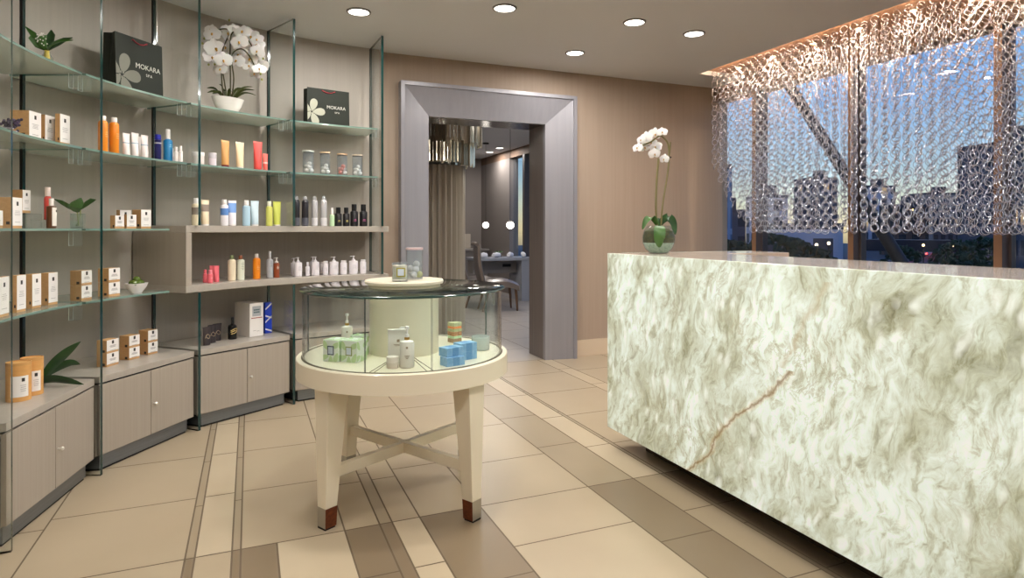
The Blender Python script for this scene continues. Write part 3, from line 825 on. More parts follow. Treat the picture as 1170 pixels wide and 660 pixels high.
# counter two : three stacked pairs
ZC = HC+.0005
stack2(110.5, 122, 135.5, 389, 2.12, ZC, ('lower carton of the stack nearest the long leaves on the cabinet top', 'upper carton of the stack nearest the long leaves on the cabinet top'), 'stacked small cartons')
stack2(136.5, 147.5, 159.3, 383.5, 2.14, ZC, ('lower carton of the middle stack on the cabinet top', 'upper carton of the middle stack on the cabinet top'), 'stacked small cartons')
stack2(158.5, 169, 180.3, 378.5, 2.16, ZC, ('lower carton of the cabinet top stack farthest from the long leaves', 'upper carton of the cabinet top stack farthest from the long leaves'), 'stacked small cartons')
# counter three
carton(268.5, 285.5, 301, 347, 2.12, ZC, 'tall white carton with a maroon stripe and grey panel on the cabinet', kind='white', group=None, dmax=.2)
carton(300, 303, 310.5, 345.5, 2.19, ZC, 'royal blue carton with white ribbons behind the tall white carton', kind='blue', group=None, dmax=.1)

# acrylic stands
def acrylic(px, rad, z, w, d, h, lab):
    th, x, y = on_arc(px, rad); b = MB()
    b.box((0, 0, h-.002), (w, d, .004)); b.box((-w/2+.002, 0, h/2-.002), (.004, d, h-.005)); b.box((w/2-.002, 0, h/2-.002), (.004, d, h-.005))
    o = b.build('acrylic_stand', ACRYL, None, smooth=False); o.location = (x, y, z); o.rotation_euler = (0, 0, R_(th)-PI/2); tag(o, lab, 'stand', 'clear acrylic stands')
acrylic(26, 2.33, S3, .11, .12, .077, 'clear acrylic stand carrying the raised carton')
acrylic(49.5, 2.185, S3, .075, .075, .044, 'low clear acrylic stand beneath the red bottle')

# second shelf bottles
OR, WT = (243, 146, 40), (240, 232, 228)
GB = 'bottles on the second glass shelf'
std(117.5, 10, 132.5, 2.16, S2, make_bottle, '', 'orange bottle with white cap crossed by the glass fin edge', 'bottle', GB, args=(OR, WT), cap=.13, capw=.62, neck=.6, lines=((250, 196, 130), 3, .55))
std(130.5, 10.3, 134.5, 2.16, S2, make_bottle, '', 'orange bottle with white cap beside the three white tubes', 'bottle', GB, args=(OR, WT), cap=.13, capw=.62, neck=.6, lines=((250, 196, 130), 3, .55))
for px, yt, lab in ((144, 152.5, 'small white squeeze tube nearest the orange bottles'), (154, 152, 'widest white squeeze tube, middle of the trio'), (165, 154.5, 'small white squeeze tube nearest the navy bottle')):
    std(px, 10, yt, 2.15+.005*(px == 154), S2, make_tube, '', lab, 'tube', 'white squeeze tubes', args=((240, 230, 226), (232, 222, 218)), band=(150, 176, 196), bandz=(.56, .60))
std(161, 7, 156, 2.28, S2, make_tube, '', 'white squeeze tube standing behind the trio', 'tube', 'white squeeze tubes', args=((240, 230, 226), (232, 222, 218)))
std(180.3, 7, 153.5, 2.14, S2, make_bottle, '', 'slim navy bottle with royal blue cap and silver collar', 'bottle', GB, args=((26, 28, 92), (24, 30, 150)), cap=.2, capw=.95, neck=.9, sh=.02, band=(190, 190, 196), bandz=(.64, .69))
std(191.7, 9.5, 148, 2.14, S2, make_bottle, '', 'teal blue bottle with a white mist top', 'bottle', GB, args=((28, 128, 184), WT), cap=.30, capw=.5, neck=.45, lines=((150, 200, 224), 2, .5))
std(197, 3, 169, 2.25, S2, make_bottle, '', 'tiny white bottle tucked behind the teal blue one', 'bottle', GB, args=(WT, WT), cap=.3, capw=.6)
std(201, 4.6, 167.5, 2.09, S2, make_bottle, '', 'tiny white bottle on the teal bottle side of the pair', 'bottle', GB, args=(WT, WT), cap=.3, capw=.6)
std(206.5, 4.6, 167, 2.08, S2, make_bottle, '', 'tiny white bottle on the glass fin side of the pair', 'bottle', GB, args=(WT, WT), cap=.3, capw=.6)
std(226.5, 13, 174, 2.13, S2, make_jar, '', 'wide white cream jar behind the glass fin edge', 'jar', 'jars on the second glass shelf', args=((238, 226, 220), (244, 236, 232)), lidh=.3)
std(242.5, 9, 174.5, 2.13, S2, make_jar, '', 'small pale lilac jar with a silvery lid', 'jar', 'jars on the second glass shelf', args=((226, 214, 222), (196, 190, 196)), lidh=.42)
std(257.3, 10.3, 160, 2.13, S2, make_tube, '', 'golden tan squeeze tube on a maroon cap', 'tube', 'coloured squeeze tubes on the second shelf', args=((216, 158, 92), (120, 22, 46)), cap=.09, crimp=(240, 200, 140))
std(274, 10.3, 162, 2.13, S2, make_tube, '', 'cream and peach squeeze tube on a white cap', 'tube', 'coloured squeeze tubes on the second shelf', args=((246, 216, 176), (240, 234, 226)), cap=.07, crimp=(248, 238, 214))
std(294.5, 10.8, 161.5, 2.13, S2, make_tube, '', 'tall coral red squeeze tube near the channel bar', 'tube', 'coloured squeeze tubes on the second shelf', args=((232, 82, 76), (226, 76, 72)), cap=.12, crimp=(240, 130, 120))
std(303, 6.6, 175.5, 2.12, S2, make_tube, '', 'short coral squeeze tube next to the tall coral one', 'tube', 'coloured squeeze tubes on the second shelf', args=((238, 104, 92), (236, 120, 108)), cap=.15, crimp=(244, 150, 138), band=(250, 200, 190), bandz=(.4, .5))
# glass jars with balls
def make_ball_jar(w, h, lid, ball):
    r = empty('glass_jar'); R = w/2
    b = MB(); b.lathe([(R*.9, .0), (R, .004), (R, h*.95)], 24, cap=False); b.lathe([(R*.93, h*.95), (R*.93, .006), (0, .005)], 24, cap=False); b.build('glass_wall', glass('jar_glass', (.93, .95, .96), (220, 225, 230), .10), r)
    b = MB(); b.lathe([(R*1.03, h*.94), (R*1.03, h), (0, h)], 24); b.lathe([(R*1.03, h*.94), (0, h*.94)], 24, cap=False); b.build('lid', cmat(lid, .35), r)
    rr = random.Random(2); s = R*.42
    for i, (x, y, z) in enumerate([(-.45, -.3, 0), (.42, -.35, 0), (0, .45, 0), (-.2, -.38, 1.5), (.35, .2, 1.6), (-.35, .25, 1.7), (.1, -.2, 3.0)]):
        b = MB(); b.sphere((x*R*1.05, y*R*1.05, .007+s+z*s*.98), s, 12); b.build('scented_ball', cmat(ball[i % len(ball)], .35), r)
    return r
for px, yt, lid, lab in ((352, 172, (206, 214, 206), 'glass jar of pale balls nearest the dark channel bar'), (371.5, 174, (214, 186, 150), 'glass jar of pale balls with a tan lid, second along the shelf'), (391, 175.5, (210, 176, 140), 'glass jar of rosy and white balls'), (408.5, 176.5, (196, 178, 158), 'glass jar of white balls nearest the portal')):
    balls = [(236, 230, 220), (246, 244, 240), (214, 206, 190)] if 'rosy' not in lab else [(206, 120, 104), (244, 236, 230), (222, 160, 140)]
    std(px, 11.5 if px > 360 else 12.5, yt, 2.13, S2, make_ball_jar, '', lab, 'jar', 'glass jars of scented balls', args=(lid, balls))

# third shelf bottles
std(54.8, 7.2, 214, 2.19, S3+.0445, make_bottle, '', 'red bottle with a pale cap on the low acrylic stand', 'bottle', 'small bottles on the third glass shelf', args=((206, 70, 62), (236, 216, 206)), cap=.28, capw=.8, neck=.6, band=(240, 222, 214), bandz=(.08, .62), arc=(-10, 80))
std(58.8, 9.5, 226.5, 2.09, S3, make_bottle, '', 'short brown bottle with white label and dropper cap', 'bottle', 'small bottles on the third glass shelf', args=((92, 54, 24), (238, 228, 220)), cap=.24, capw=.5, neck=.6, band=(240, 234, 224), bandz=(.08, .70), arc=(-50, 60), sh=.04)

# niche top
GN = 'bottles and tubes on the niche top'
CR = (240, 222, 190)
def pair(pxa, pxb, ya, yb_, ca, cb, la, lb, ba=None, bb=None, wa=8.5, wb=10, capa=WT):
    std(pxa, wa, ya, 2.10, NT, make_bottle, '', la, 'bottle', GN, args=(ca, capa), cap=.2, capw=.62, neck=.55, sh=.06, band=ba[0] if ba else None, bandz=ba[1] if ba else (0, 1))
    std(pxb, wb, yb_, 2.115, NT, make_tube, '', lb, 'tube', GN, args=(cb, WT), cap=.06, capw=.8, band=bb[0] if bb else None, bandz=bb[1] if bb else (0, 1))
pair(224, 234.5, 226.5, 228, CR, CR, 'cream bottle with taupe band at the near end of the niche top', 'cream squeeze tube with taupe band next to the glass fin', ((142, 126, 114), (.4, .66)), ((142, 126, 114), (.55, .82)))
pair(256.5, 265.5, 227.5, 229, (236, 232, 236), (236, 232, 238), 'white bottle with a cornflower blue band', 'white squeeze tube with a cornflower blue upper half', ((96, 140, 204), (.40, .66)), ((120, 160, 220), (.52, .9)))
pair(281.5, 290.8, 229, 229.5, (176, 206, 222), (200, 218, 226), 'powder blue bottle with white cap', 'pale icy blue squeeze tube')
pair(307.5, 316.5, 229.5, 230.5, (206, 206, 104), (208, 214, 96), 'lime green bottle with pale cap', 'lime green squeeze tube by the glass fin', wa=7.5, wb=9.5, capa=(232, 230, 210))
for px, lab in ((338.3, 'charcoal spray can next to the glass fin'), (348.5, 'charcoal spray can beside the silver cans')):
    std(px, 7.6, 224, 2.12, NT, make_can, '', lab, 'spray can', 'spray cans on the niche top', args=((52, 50, 54), (96, 96, 104)))
for px, lab in ((359.3, 'silver white spray can beside the charcoal cans'), (370, 'silver white spray can beside the small green mist bottle')):
    std(px, 6.8, 224, 2.12, NT, make_can, '', lab, 'spray can', 'spray cans on the niche top', args=((206, 204, 206), (224, 222, 224)))
std(379.5, 5.6, 237.5, 2.12, NT, make_bottle, '', 'small pale green mist bottle with white top', 'bottle', GN, args=((186, 214, 172), WT), cap=.36, capw=.5)
for px, yt, w, pc, lab in ((386.7, 237, 8, (232, 214, 120), 'short black bottle with yellow mark beside the green mist bottle'), (395.7, 237, 7.6, (232, 214, 120), 'short black bottle with yellow mark between its black neighbours'), (404.5, 233.3, 8.6, (226, 110, 170), 'tall black bottle with pink mark beside the short pair'), (415.3, 233.5, 8.6, (226, 110, 170), 'tall black bottle with pink mark at the portal end of the niche top')):
    std(px, w, yt, 2.12, NT, make_bottle, '', lab, 'bottle', GN, args=((26, 24, 26), (20, 20, 22)), cap=.3, capw=.66, neck=.6, sh=.06, lines=(pc, 2, .3))
# niche floor
GF = 'bottles on the niche floor'; PK = (238, 112, 122)
std(234.5, 4.8, 308, 2.14, NF, make_bottle, '', 'small pink bottle farther from the pink tubes', 'bottle', GF, args=(PK, PK), cap=.3, capw=.7)
std(240.3, 6, 308.5, 2.08, NF, make_bottle, '', 'small pink bottle standing in front of the pink tubes', 'bottle', GF, args=(PK, (240, 140, 150)), cap=.3, capw=.7, lines=((250, 200, 200), 2, .4))
std(242, 5.5, 303.5, 2.22, NF, make_tube, '', 'pink squeeze tube at the back of the pink group', 'tube', GF, args=(PK, PK))
std(247.3, 7.4, 303.5, 2.12, NF, make_tube, '', 'taller pink squeeze tube at the side of the pink group', 'tube', GF, args=(PK, PK), cap=.08)
std(265, 8.6, 291.5, 2.12, NF, make_bottle, '', 'cream bottle with olive cap on the niche floor', 'bottle', GF, args=((240, 224, 194), (132, 142, 96)), cap=.15, capw=.5, neck=.45)
std(275, 8.4, 291.5, 2.12, NF, make_bottle, '', 'pale patterned bottle with rust brown cap', 'bottle', GF, args=((220, 222, 204), (142, 84, 52)), cap=.15, capw=.5, neck=.45, lines=((150, 160, 140), 6, .7))
std(293.2, 8.2, 290, 2.12, NF, make_bottle, '', 'orange bottle with pale cap inside the niche', 'bottle', GF, args=((240, 138, 24), (236, 226, 220)), cap=.16, capw=.5, neck=.5, lines=((250, 196, 130), 3, .5))
std(308.3, 7.2, 287, 2.13, NF, make_bottle, '', 'tall grey mist bottle in the niche', 'bottle', GF, args=((178, 180, 184), (206, 204, 206)), cap=.28, capw=.45, neck=.42, lines=((130, 134, 140), 4, .6))
std(315.8, 6.6, 294, 2.12, NF, make_bottle, '', 'amber brown foaming bottle with white pump', 'bottle', GF, args=((142, 66, 34), WT), cap=.26, capw=.6, neck=.5, pump=True, lines=((240, 226, 210), 3, .55))
WB = (238, 232, 236)
def wb(px, w, yt, rad, lab, pump=True, cap=.25, cw=.42, group=GF):
    std(px, w, yt, rad, NF, make_bottle, '', lab, 'bottle', group, args=(WB, WB), cap=cap, capw=cw, neck=.4 if pump else .62, pump=pump, lines=((206, 202, 206), 4, .5), sh=.05)
wb(335.7, 7, 295, 2.26, 'white pump bottle partly behind another, nearest the amber one')
wb(340.5, 8.8, 294, 2.12, 'white pump bottle in front, nearest the amber brown bottle')
wb(351.4, 4.8, 299, 2.12, 'slimmest white bottle in the niche', False, .3, .55)
wb(357.5, 7, 293, 2.24, 'white pump bottle partly behind the second front one')
wb(360.5, 8.8, 293.3, 2.12, 'white pump bottle right after the slimmest white bottle')
wb(368.3, 5.6, 299, 2.24, 'white capped bottle half hidden behind its twin', False, .14, .8)
wb(371.8, 6.2, 298, 2.12, 'white capped bottle between the second and third pump bottles', False, .14, .8)
wb(381.5, 10, 293, 2.12, 'wide white pump bottle, third in the front row')
wb(392.8, 7.6, 297.2, 2.12, 'white capped bottle between the two wide pump bottles', False, .14, .8)
wb(403.6, 10, 292.2, 2.12, 'wide white pump bottle closest to the portal')
wb(415, 7, 296.3, 2.12, 'white capped bottle at the very portal end of the niche', False, .14, .8)

# counter three small things
def make_pouch(w, h):
    r = empty('sachet_tube'); b = MB(); n = 14; rg = []
    for k in range(6):
        t = k/5; z = h*.95*t; rx = w/2*(.8+.2*t); ry = w*.25*(1-t)+.002
        rg.append([(rx*math.cos(2*PI*j/n), ry*math.sin(2*PI*j/n), z) for j in range(n)])
    b.loft(rg); b.box((0, 0, h*.965), (w, .003, h*.07)); b.build('tube_body', pr('charcoal_foil', (62, 54, 56), .3, metal=.3), r)
    b = MB()
    pts = [(-.3, .40), (-.15, .55), (.05, .60), (.22, .50), (.2, .38), (.02, .36), (-.12, .44)]
    b.tube([(x*w, -w*.25*(1-z)-.0035, z*h) for x, z in pts], .0022, 6); b.build('swirl_mark', pr('bronze_print', (176, 156, 128), .4), r)
    return r
for px, yt, rad, lab in ((236.3, 373, 2.10, 'charcoal sachet tube with bronze swirl nearest the glass fin'), (242.3, 370.5, 2.15, 'charcoal sachet tube with bronze swirl in the middle of three'), (248, 369, 2.2, 'charcoal sachet tube with bronze swirl nearest the black bottle')):
    std(px, 10.5, yt, rad, ZC, make_pouch, '', lab, 'tube', 'charcoal sachet tubes on the cabinet')
def make_black_bottle(w, h):
    r = empty('product_bottle'); R = w/2; b = MB()
    b.lathe([(R*.9, 0), (R, h*.02), (R, h*.55), (R*.85, h*.64), (R*.3, h*.69), (R*.3, h*.72)], 24); b.build('bottle_body', pr('glossy_black', (22, 20, 20), .15), r)
    b = MB(); b.lathe([(R*.3, h*.72), (R*.3, h*.98), (R*.2, h), (0, h)], 16); b.build('cap', BLACK, r)
    b = MB(); P = [(-.75, .40), (-.2, .47), (.35, .50), (.6, .42), (.3, .33), (-.1, .28), (-.7, .26)]
    b.tube([((R+.001)*math.sin(x*1.2), -(R+.001)*math.cos(x*1.2), z*h) for x, z in P], .0028, 6)
    b.tube([((R+.001)*math.sin(x*1.2), -(R+.001)*math.cos(x*1.2), z*h) for x, z in [(-.75, .34), (-.3, .38), (.2, .41)]], .0028, 6)
    b.build('gold_swirl', pr('gold_print', (214, 182, 110), .35, metal=.3), r); return r
std(265.7, 9.6, 362, 2.16, ZC, make_black_bottle, '', 'round black bottle with gold swirl on the third cabinet', 'bottle', None)

# counter one : kraft cylinders and leaves
def make_cylinder(w, h):
    r = empty('card_cylinder'); R = w/2
    b = MB(); b.lathe([(R, 0), (R, h*.93)], 32); b.build('card_body', pr('kraft_tube', (222, 168, 100), .6, noise=((208, 152, 86), (30, 30, 60), .3)), r)
    b = MB(); b.lathe([(R*1.01, h*.925), (R*1.01, h), (R*.93, h), (R*.93, h*.975), (0, h*.975)], 32); b.build('lid', pr('kraft_lid', (206, 156, 92), .6), r)
    n = 10; vs = []
    for j in range(n+1):
        t = -PI/2+(-.75+1.7*j/n)*.85; vs += [((R+.0008)*math.cos(t), (R+.0008)*math.sin(t), h*.12), ((R+.0008)*math.cos(t), (R+.0008)*math.sin(t), h*.66)]
    b = MB(); b.add(vs, [(2*j, 2*j+2, 2*j+3, 2*j+1) for j in range(n)]); lb = b.build('paper_label', WHITE, r, fix=False)
    b = MB(); t = -PI/2+.35; b.box(((R+.0012)*math.cos(t), (R+.0012)*math.sin(t), h*.56), (.012, .001, .016), 0, t+PI/2); b.build('emblem', INK, lb, smooth=False)
    b = MB()
    for k in range(4): b.box(((R+.0012)*math.cos(t), (R+.0012)*math.sin(t), h*(.42-.05*k)), (.022-.003*(k % 2), .0008, .002), 0, t+PI/2)
    b.build('print_lines', GREY_INK, lb, smooth=False)
    return r
def ground_item(px, pyb, wpx, ytop, z, fn, label, cat, group, face=None, args=(), **kw):
    x, y = on_plane_z(px, pyb, z); D = depth(x, y); w = q(wpx*D/FPX, .003); h = q((pyb-ytop)*D/FPX, .004)
    rz = face if face is not None else -YAW+math.atan((px-CX)/FPX)*-1
    return place((fn.__name__, w, h, str(args), str(kw)), lambda: fn(w, h, *args, **kw), x, y, z, rz, label, cat, group)
ground_item(21.3, 456.5, 24, 412.5, ZC, make_cylinder, 'kraft cylinder with white label nearest the lens on the cabinet', 'container', 'kraft cylinders on the cabinet')
ground_item(36.5, 450, 21.5, 407.5, ZC, make_cylinder, 'kraft cylinder with white label touching the long dark leaves', 'container', 'kraft cylinders on the cabinet')
LEAFD = pr('dark_strap_leaf', (40, 78, 34), .35, noise=((24, 56, 24), (9, 9, 40), .25)); LEAFM = pr('mid_leaf', (66, 106, 42), .4, noise=((46, 84, 30), (20, 20, 20), .3))
def leaves_bundle():
    x, y = on_plane_z(47, 440, ZC); r = empty('leaf_arrangement', (x, y, ZC)); tag(r, 'fan of long dark green leaves lying on the nearest cabinet top', 'plant')
    D = depth(x, y); s = D/FPX; rv = Vector((CS, -SN, 0)); fv = Vector((SN, CS, 0))
    def P(dx, dy, dep=0): return tuple(rv*dx*s+Vector((0, 0, dy*s))+fv*dep)
    # (path in the plane across the cabinet)
    for pts, w in (([P(-2, 4), P(10, 22, .02), P(22, 36, .05), P(33, 47, .08)], .026), ([P(-2, 3), P(14, 8, -.02), P(32, 6, -.02), P(49, 1, .0)], .027), ([P(-2, 6), P(10, 18, .06), P(20, 22, .09), P(26, 18, .12)], .022), ([P(2, 2, .03), P(-20, 5, .05), P(-38, 2, .03)], .02)):
        b = MB(); pp = []
        for k in range(15):
            t = k/14*(len(pts)-1); i = min(int(t), len(pts)-2); f = t-i; pp.append(tuple(Vector(pts[i]).lerp(Vector(pts[i+1]), f)))
        # smooth the polyline
        for _ in range(3): pp = [pp[0]]+[tuple((Vector(pp[i-1])+Vector(pp[i])*2+Vector(pp[i+1]))/4) for i in range(1, 14)]+[pp[-1]]
        b.leaf(pp, lambda t: w*math.sin(PI*min(1, t*.93+.07))**.8, 0, .25, side=(-.3, -.4, .85)); b.build('leaf', LEAFD, r)
leaves_bundle()

# bowl of green balls
def bowl():
    th, x, y = on_arc(156, 2.13); D = depth(x, y); R = 12.5*D/FPX; h = 12.5*D/FPX*.9
    o = MB(); o.lathe([(R*.45, 0), (R*.5, h*.1), (R*.85, h*.6), (R, h), (R*.95, h), (R*.78, h*.55), (R*.4, h*.18), (0, h*.15)], 32)
    b = o.build('oval_bowl', WPLAST); b.location = (x, y, S4); b.rotation_euler = (0, 0, R_(th)); b.scale = (.8, 1.05, 1); tag(b, 'small white bowl filled with glossy green balls', 'bowl')
    GBM = pr('glossy_green', (78, 98, 30), .2, coat=.3); k = 0
    spots = [(-.5, 0, .8), (.45, .1, .82), (0, .45, .85), (0, -.45, .8), (-.42, .5, .84), (.42, -.45, .84), (0, 0, 1.18), (-.25, -.05, 1.22), (.3, .05, 1.2)]
    proto = None
    labs = ['glossy green ball among those heaped in the small white bowl']*9
    for (dx, dy, dz) in spots[:7]:
        if proto is None:
            mb = MB(); mb.sphere((0, 0, 0), R*.34, 20); proto = p = mb.build('green_ball', GBM)
        else: p = proto.copy(); COL.objects.link(p)
        p.location = (x+(dx*math.cos(R_(th))*.7-dy*math.sin(R_(th)))*R, y+(dx*math.sin(R_(th))*.7+dy*math.cos(R_(th)))*R, S4+h*(dz+.14)); tag(p, labs[0], 'ball', 'green balls in the white bowl')
bowl()

# leaf in glass (third shelf) and sprig in bud vase (top shelf), lavender bundle
def leaf_glass():
    th, x, y = on_arc(89, 2.28); D = depth(x, y); s = D/FPX
    r = empty('leaf_in_glass', (x, y, S3)); tag(r, 'broad green leaf and stem leaning from a square clear glass', 'plant')
    w = 12*s; h = 17*s; b = MB()
    for sx, sy, dx, dy in ((-1, 0, .003, w), (1, 0, .003, w), (0, -1, w, .003), (0, 1, w, .003)):
        b.box((sx*w/2, sy*w/2, h/2), (dx, dy, h))
    b.box((0, 0, .004), (w, w, .008)); b.build('square_glass', glass('vase_glass', (.92, .95, .94), (210, 225, 220), .12), r, smooth=False)
    rv = Vector((CS, -SN, 0)); fv = Vector((SN, CS, 0))
    def P(dx, dz, dep=0): return tuple(rv*dx*s+fv*dep+Vector((0, 0, dz*s)))
    b = MB(); b.tube([P(1, 3), P(0, 14), P(-1, 20)], .003, 6); b.tube([P(-2, 3), P(3, 14), P(3, 22)], .0028, 6); b.build('stem', pr('stem_green', (150, 160, 70), .5), r)
    b = MB(); b.leaf([P(0, 18), P(-9, 25, -.01), P(-18, 30, -.01), P(-28, 34, 0)], lambda t: .014*math.sin(PI*(t*.93+.05)), 0, .3, side=(0, 0, 1)); b.build('leaf', LEAFM, r)
    b = MB(); b.leaf([P(1, 19, -.02), P(2, 24, -.035), P(3, 30, -.03), P(3, 35, 0)], lambda t: .042*math.sin(PI*(t*.9+.08))**.7, 0, -.15, side=tuple(rv)); b.build('leaf', pr('deep_leaf', (66, 108, 44), .4), r)
    b = MB(); b.leaf([P(4, 22), P(10, 28), P(16, 32), P(21, 33)], lambda t: .016*math.sin(PI*(t*.93+.05)), 0, .3, side=(0, 0, 1)); b.build('leaf', LEAFM, r)
leaf_glass()
def bud_vase():
    th, x, y = on_arc(53.5, 2.13); D = depth(x, y); s = D/FPX
    r = empty('bud_vase', (x, y, S1)); tag(r, 'leafy green sprig in a small gold and glass bud vase on the top shelf', 'plant')
    b = MB(); b.lathe([(6*s, 0), (6.5*s, 2*s), (6*s, 7*s), (3.5*s, 11*s), (3.2*s, 14*s)], 24, cap=False); b.lathe([(0, .001), (6*s, .001)], 24, cap=False); b.build('glass_body', MATS['vase_glass'], r)
    b = MB(); b.lathe([(3*s, 2*s), (3.4*s, 6*s), (2.4*s, 12*s), (2.6*s, 15*s), (0, 15*s)], 16); b.build('gold_filling', pr('gold_pebbles', (206, 178, 60), .35, metal=.3), r)
    rv = Vector((CS, -SN, 0)); fv = Vector((SN, CS, 0))
    def P(dx, dz, dep=0): return tuple(rv*dx*s+fv*dep+Vector((0, 0, dz*s)))
    for pts, w, c in (([P(0, 14), P(-8, 24), P(-16, 34), P(-25, 43)], 3.6, LEAFM), ([P(0, 15), P(-1, 26, .03), P(-3, 36, .05), P(-5, 43, .06)], 4.5, LEAFD), ([P(0, 15), P(6, 24, .03), P(13, 30, .05), P(20, 34, .06)], 5, LEAFD),
                      ([P(0, 14), P(9, 20, -.02), P(18, 24, -.02), P(30, 27, 0)], 3.4, LEAFM), ([P(0, 15), P(2, 20, -.03), P(4, 26, -.05), P(5, 31, -.03)], 5, LEAFM), ([P(0, 15), P(-6, 19, -.03), P(-9, 26, -.05), P(-10, 31, -.04)], 3.6, LEAFM)):
        b = MB(); b.leaf([tuple(p) for p in pts], lambda t: w*s*math.sin(PI*(t*.9+.08))**.8, 0, .3, side=(.5, .3, .7)); b.build('leaf', c, r)
    b = MB(); rr = random.Random(1)
    for k in range(26): b.sphere(P(rr.uniform(-3, 7), rr.uniform(18, 32), rr.uniform(-.07, -.02)), .0035, 6)
    b.build('tiny_white_buds', WHITE, r)
bud_vase()
def lavender():
    th, x, y = on_arc(12, 2.13); D = depth(x, y); s = D/FPX
    r = empty('dried_bundle', (x, y, S2)); tag(r, 'bundle of dark purple dried sprigs at the picture edge of the second shelf', 'plant')
    rv = Vector((CS, -SN, 0)); fv = Vector((SN, CS, 0)); rr = random.Random(6)
    ms = [pr('dried_purple', (64, 54, 70), .8), pr('dried_plum', (96, 80, 104), .8)]
    for k in range(14):
        b = MB(); dz = rr.uniform(3, 19); dp = rr.uniform(-.05, .05); x0 = rr.uniform(-14, -2)
        a = rv*x0*s+fv*dp+Vector((0, 0, max(2, dz*.5)*s)); c = rv*(x0+rr.uniform(5, 11))*s+fv*(dp+rr.uniform(-.02, .02))+Vector((0, 0, dz*s))
        b.tube([a, c], .0015, 5)
        for j in range(7):
            p = a.lerp(c, .45+j*.09); p = p+Vector((rr.uniform(-.004, .004), rr.uniform(-.004, .004), rr.uniform(-.003, .003))); b.sphere(tuple(p), .0068, 6, m=j % 2)
        b.build('sprig', ms, r)
    b = MB(); b.tube([tuple(rv*(-9)*s+Vector((0, 0, 5*s))), tuple(rv*13*s+Vector((0, 0, 2*s))-fv*.03)], .003, 6); b.tube([tuple(rv*(-9)*s+Vector((0, 0, 8*s))), tuple(rv*11*s+Vector((0, 0, 5*s))-fv*.04)], .003, 6); b.build('pale_tie', pr('lilac_tie', (206, 196, 214), .6), r)
lavender()

# ---- gift bags --------------------------------------------------------------
def gift_bag(px, wpx, ytop, rad, label, fl_pos, turn=0, text_dx=.0, ink=(168, 168, 150)):
    th, x, y = on_arc(px, rad); D = depth(x, y); rz = R_(th)-PI/2+R_(turn)
    h = EYE-(ytop-HY)*D/FPX-S1; w = wpx; d = .11
    r = empty('gift_bag', (x, y, S1), rz); tag(r, label, 'bag', 'dark green paper gift bags')
    PAP = pr('dark_green_paper', (38, 42, 35), .6, spec=.25); INN = pr('bag_inside', (34, 36, 30), .7); RED = pr('crimson_ribbon', (150, 30, 44), .5)
    b = MB(); t = .0015; dt = d*.8
    for s in (-1, 1):
        b.add([(-w/2, s*d/2, 0), (w/2, s*d/2, 0), (w/2, s*dt/2, h), (-w/2, s*dt/2, h), (-w/2, s*d/2-s*t, 0), (w/2, s*d/2-s*t, 0), (w/2, s*dt/2-s*t, h), (-w/2, s*dt/2-s*t, h)], [(0, 1, 2, 3), (7, 6, 5, 4), (3, 2, 6, 7), (0, 3, 7, 4), (1, 5, 6, 2), (0, 4, 5, 1)])
        # gusset sides folding in
        b.add([(s*w/2, -d/2, 0), (s*w/2, d/2, 0), (s*w/2, dt/2, h), (s*(w/2-.018), 0, h), (s*w/2, -dt/2, h), (s*(w/2-.003), 0, h*.35)], [(0, 5, 4), (5, 3, 4), (0, 1, 5), (1, 2, 5), (5, 2, 3)])
    b.box((0, 0, .0015), (w, d-.002, .003)); b.build('paper_body', PAP, r, smooth=False, fix=False)
    b = MB(); yy = -dt/2-.0015
    b.tube([(-w*.16, -dt/2+.004, h*.93), (-w*.15, yy-.003, h*.955), (-w*.08, yy-.004, h*.915), (0, yy-.004, h*.90), (w*.08, yy-.004, h*.915), (w*.15, yy-.003, h*.955), (w*.16, -dt/2+.004, h*.93)], .0035, 6); b.build('ribbon_handle', RED, r)
    # leaning face frame
    lean = math.atan2((d-dt)/2, h)
    def FP(u, v, e=.0008): return (u, -d/2+(d-dt)/2*v/h-e, v)
    FL = cmat(ink, .5)
    b = MB(); cx, cz = fl_pos[0]*w, fl_pos[1]*h; Rp = h*fl_pos[2]
    for k in range(5):
        a = R_(90-14+72*k); vs = []; n = 18
        for j in range(n):
            tt = 2*PI*j/n; u = (.56+.44*math.cos(tt))*Rp; v = math.sin(tt)*Rp*.27*(1-.25*math.cos(tt+PI))
            X = cx+u*math.cos(a)-v*math.sin(a); Z = cz+u*math.sin(a)+v*math.cos(a)
            vs.append((min(max(X, -w/2+.001), w/2), min(max(Z, .001), h)))
        vv = [FP(u, v) for u, v in vs]+[FP(u, v, .0002) for u, v in vs]
        b.add(vv, [tuple(range(n)), tuple(range(2*n-1, n-1, -1))]+[(j, (j+1) % n, n+(j+1) % n, n+j) for j in range(n)])
    for k in range(5):
        a = R_(54+72*k)
        p = (cx+math.cos(a)*Rp*.12, cz+math.sin(a)*Rp*.12)
        if p[0] > -w/2+.006: b.box(FP(*p, .0008), (Rp*.1, .001, Rp*.1))
    b.build('flower_print', FL, r, smooth=False, fix=False)
    M = Matrix.Translation(FP(w*(.12+text_dx), h*.52, .0014)) @ Matrix.Rotation(-lean, 4, 'X') @ FACE
    text_mesh('MOKARA', h*.125, pr('white_print', (206, 204, 194), .5), r, M, 'bag_lettering')
    M = Matrix.Translation(FP(w*(.14+text_dx), h*.39, .0014)) @ Matrix.Rotation(-lean, 4, 'X') @ FACE
    text_mesh('SPA', h*.07, MATS['white_print'], r, M, 'bag_small_lettering', spacing=1.3)
gift_bag(153, .345, 45.5, 2.25, 'larger dark gift bag with flower print on the top shelf below the hanging wire', (-.38, .30, .38), text_dx=.05, ink=(112, 112, 98))
gift_bag(373, .345, 103.5, 2.24, 'smaller looking dark gift bag with pale flower near the portal', (-.40, .36, .36), text_dx=.06)
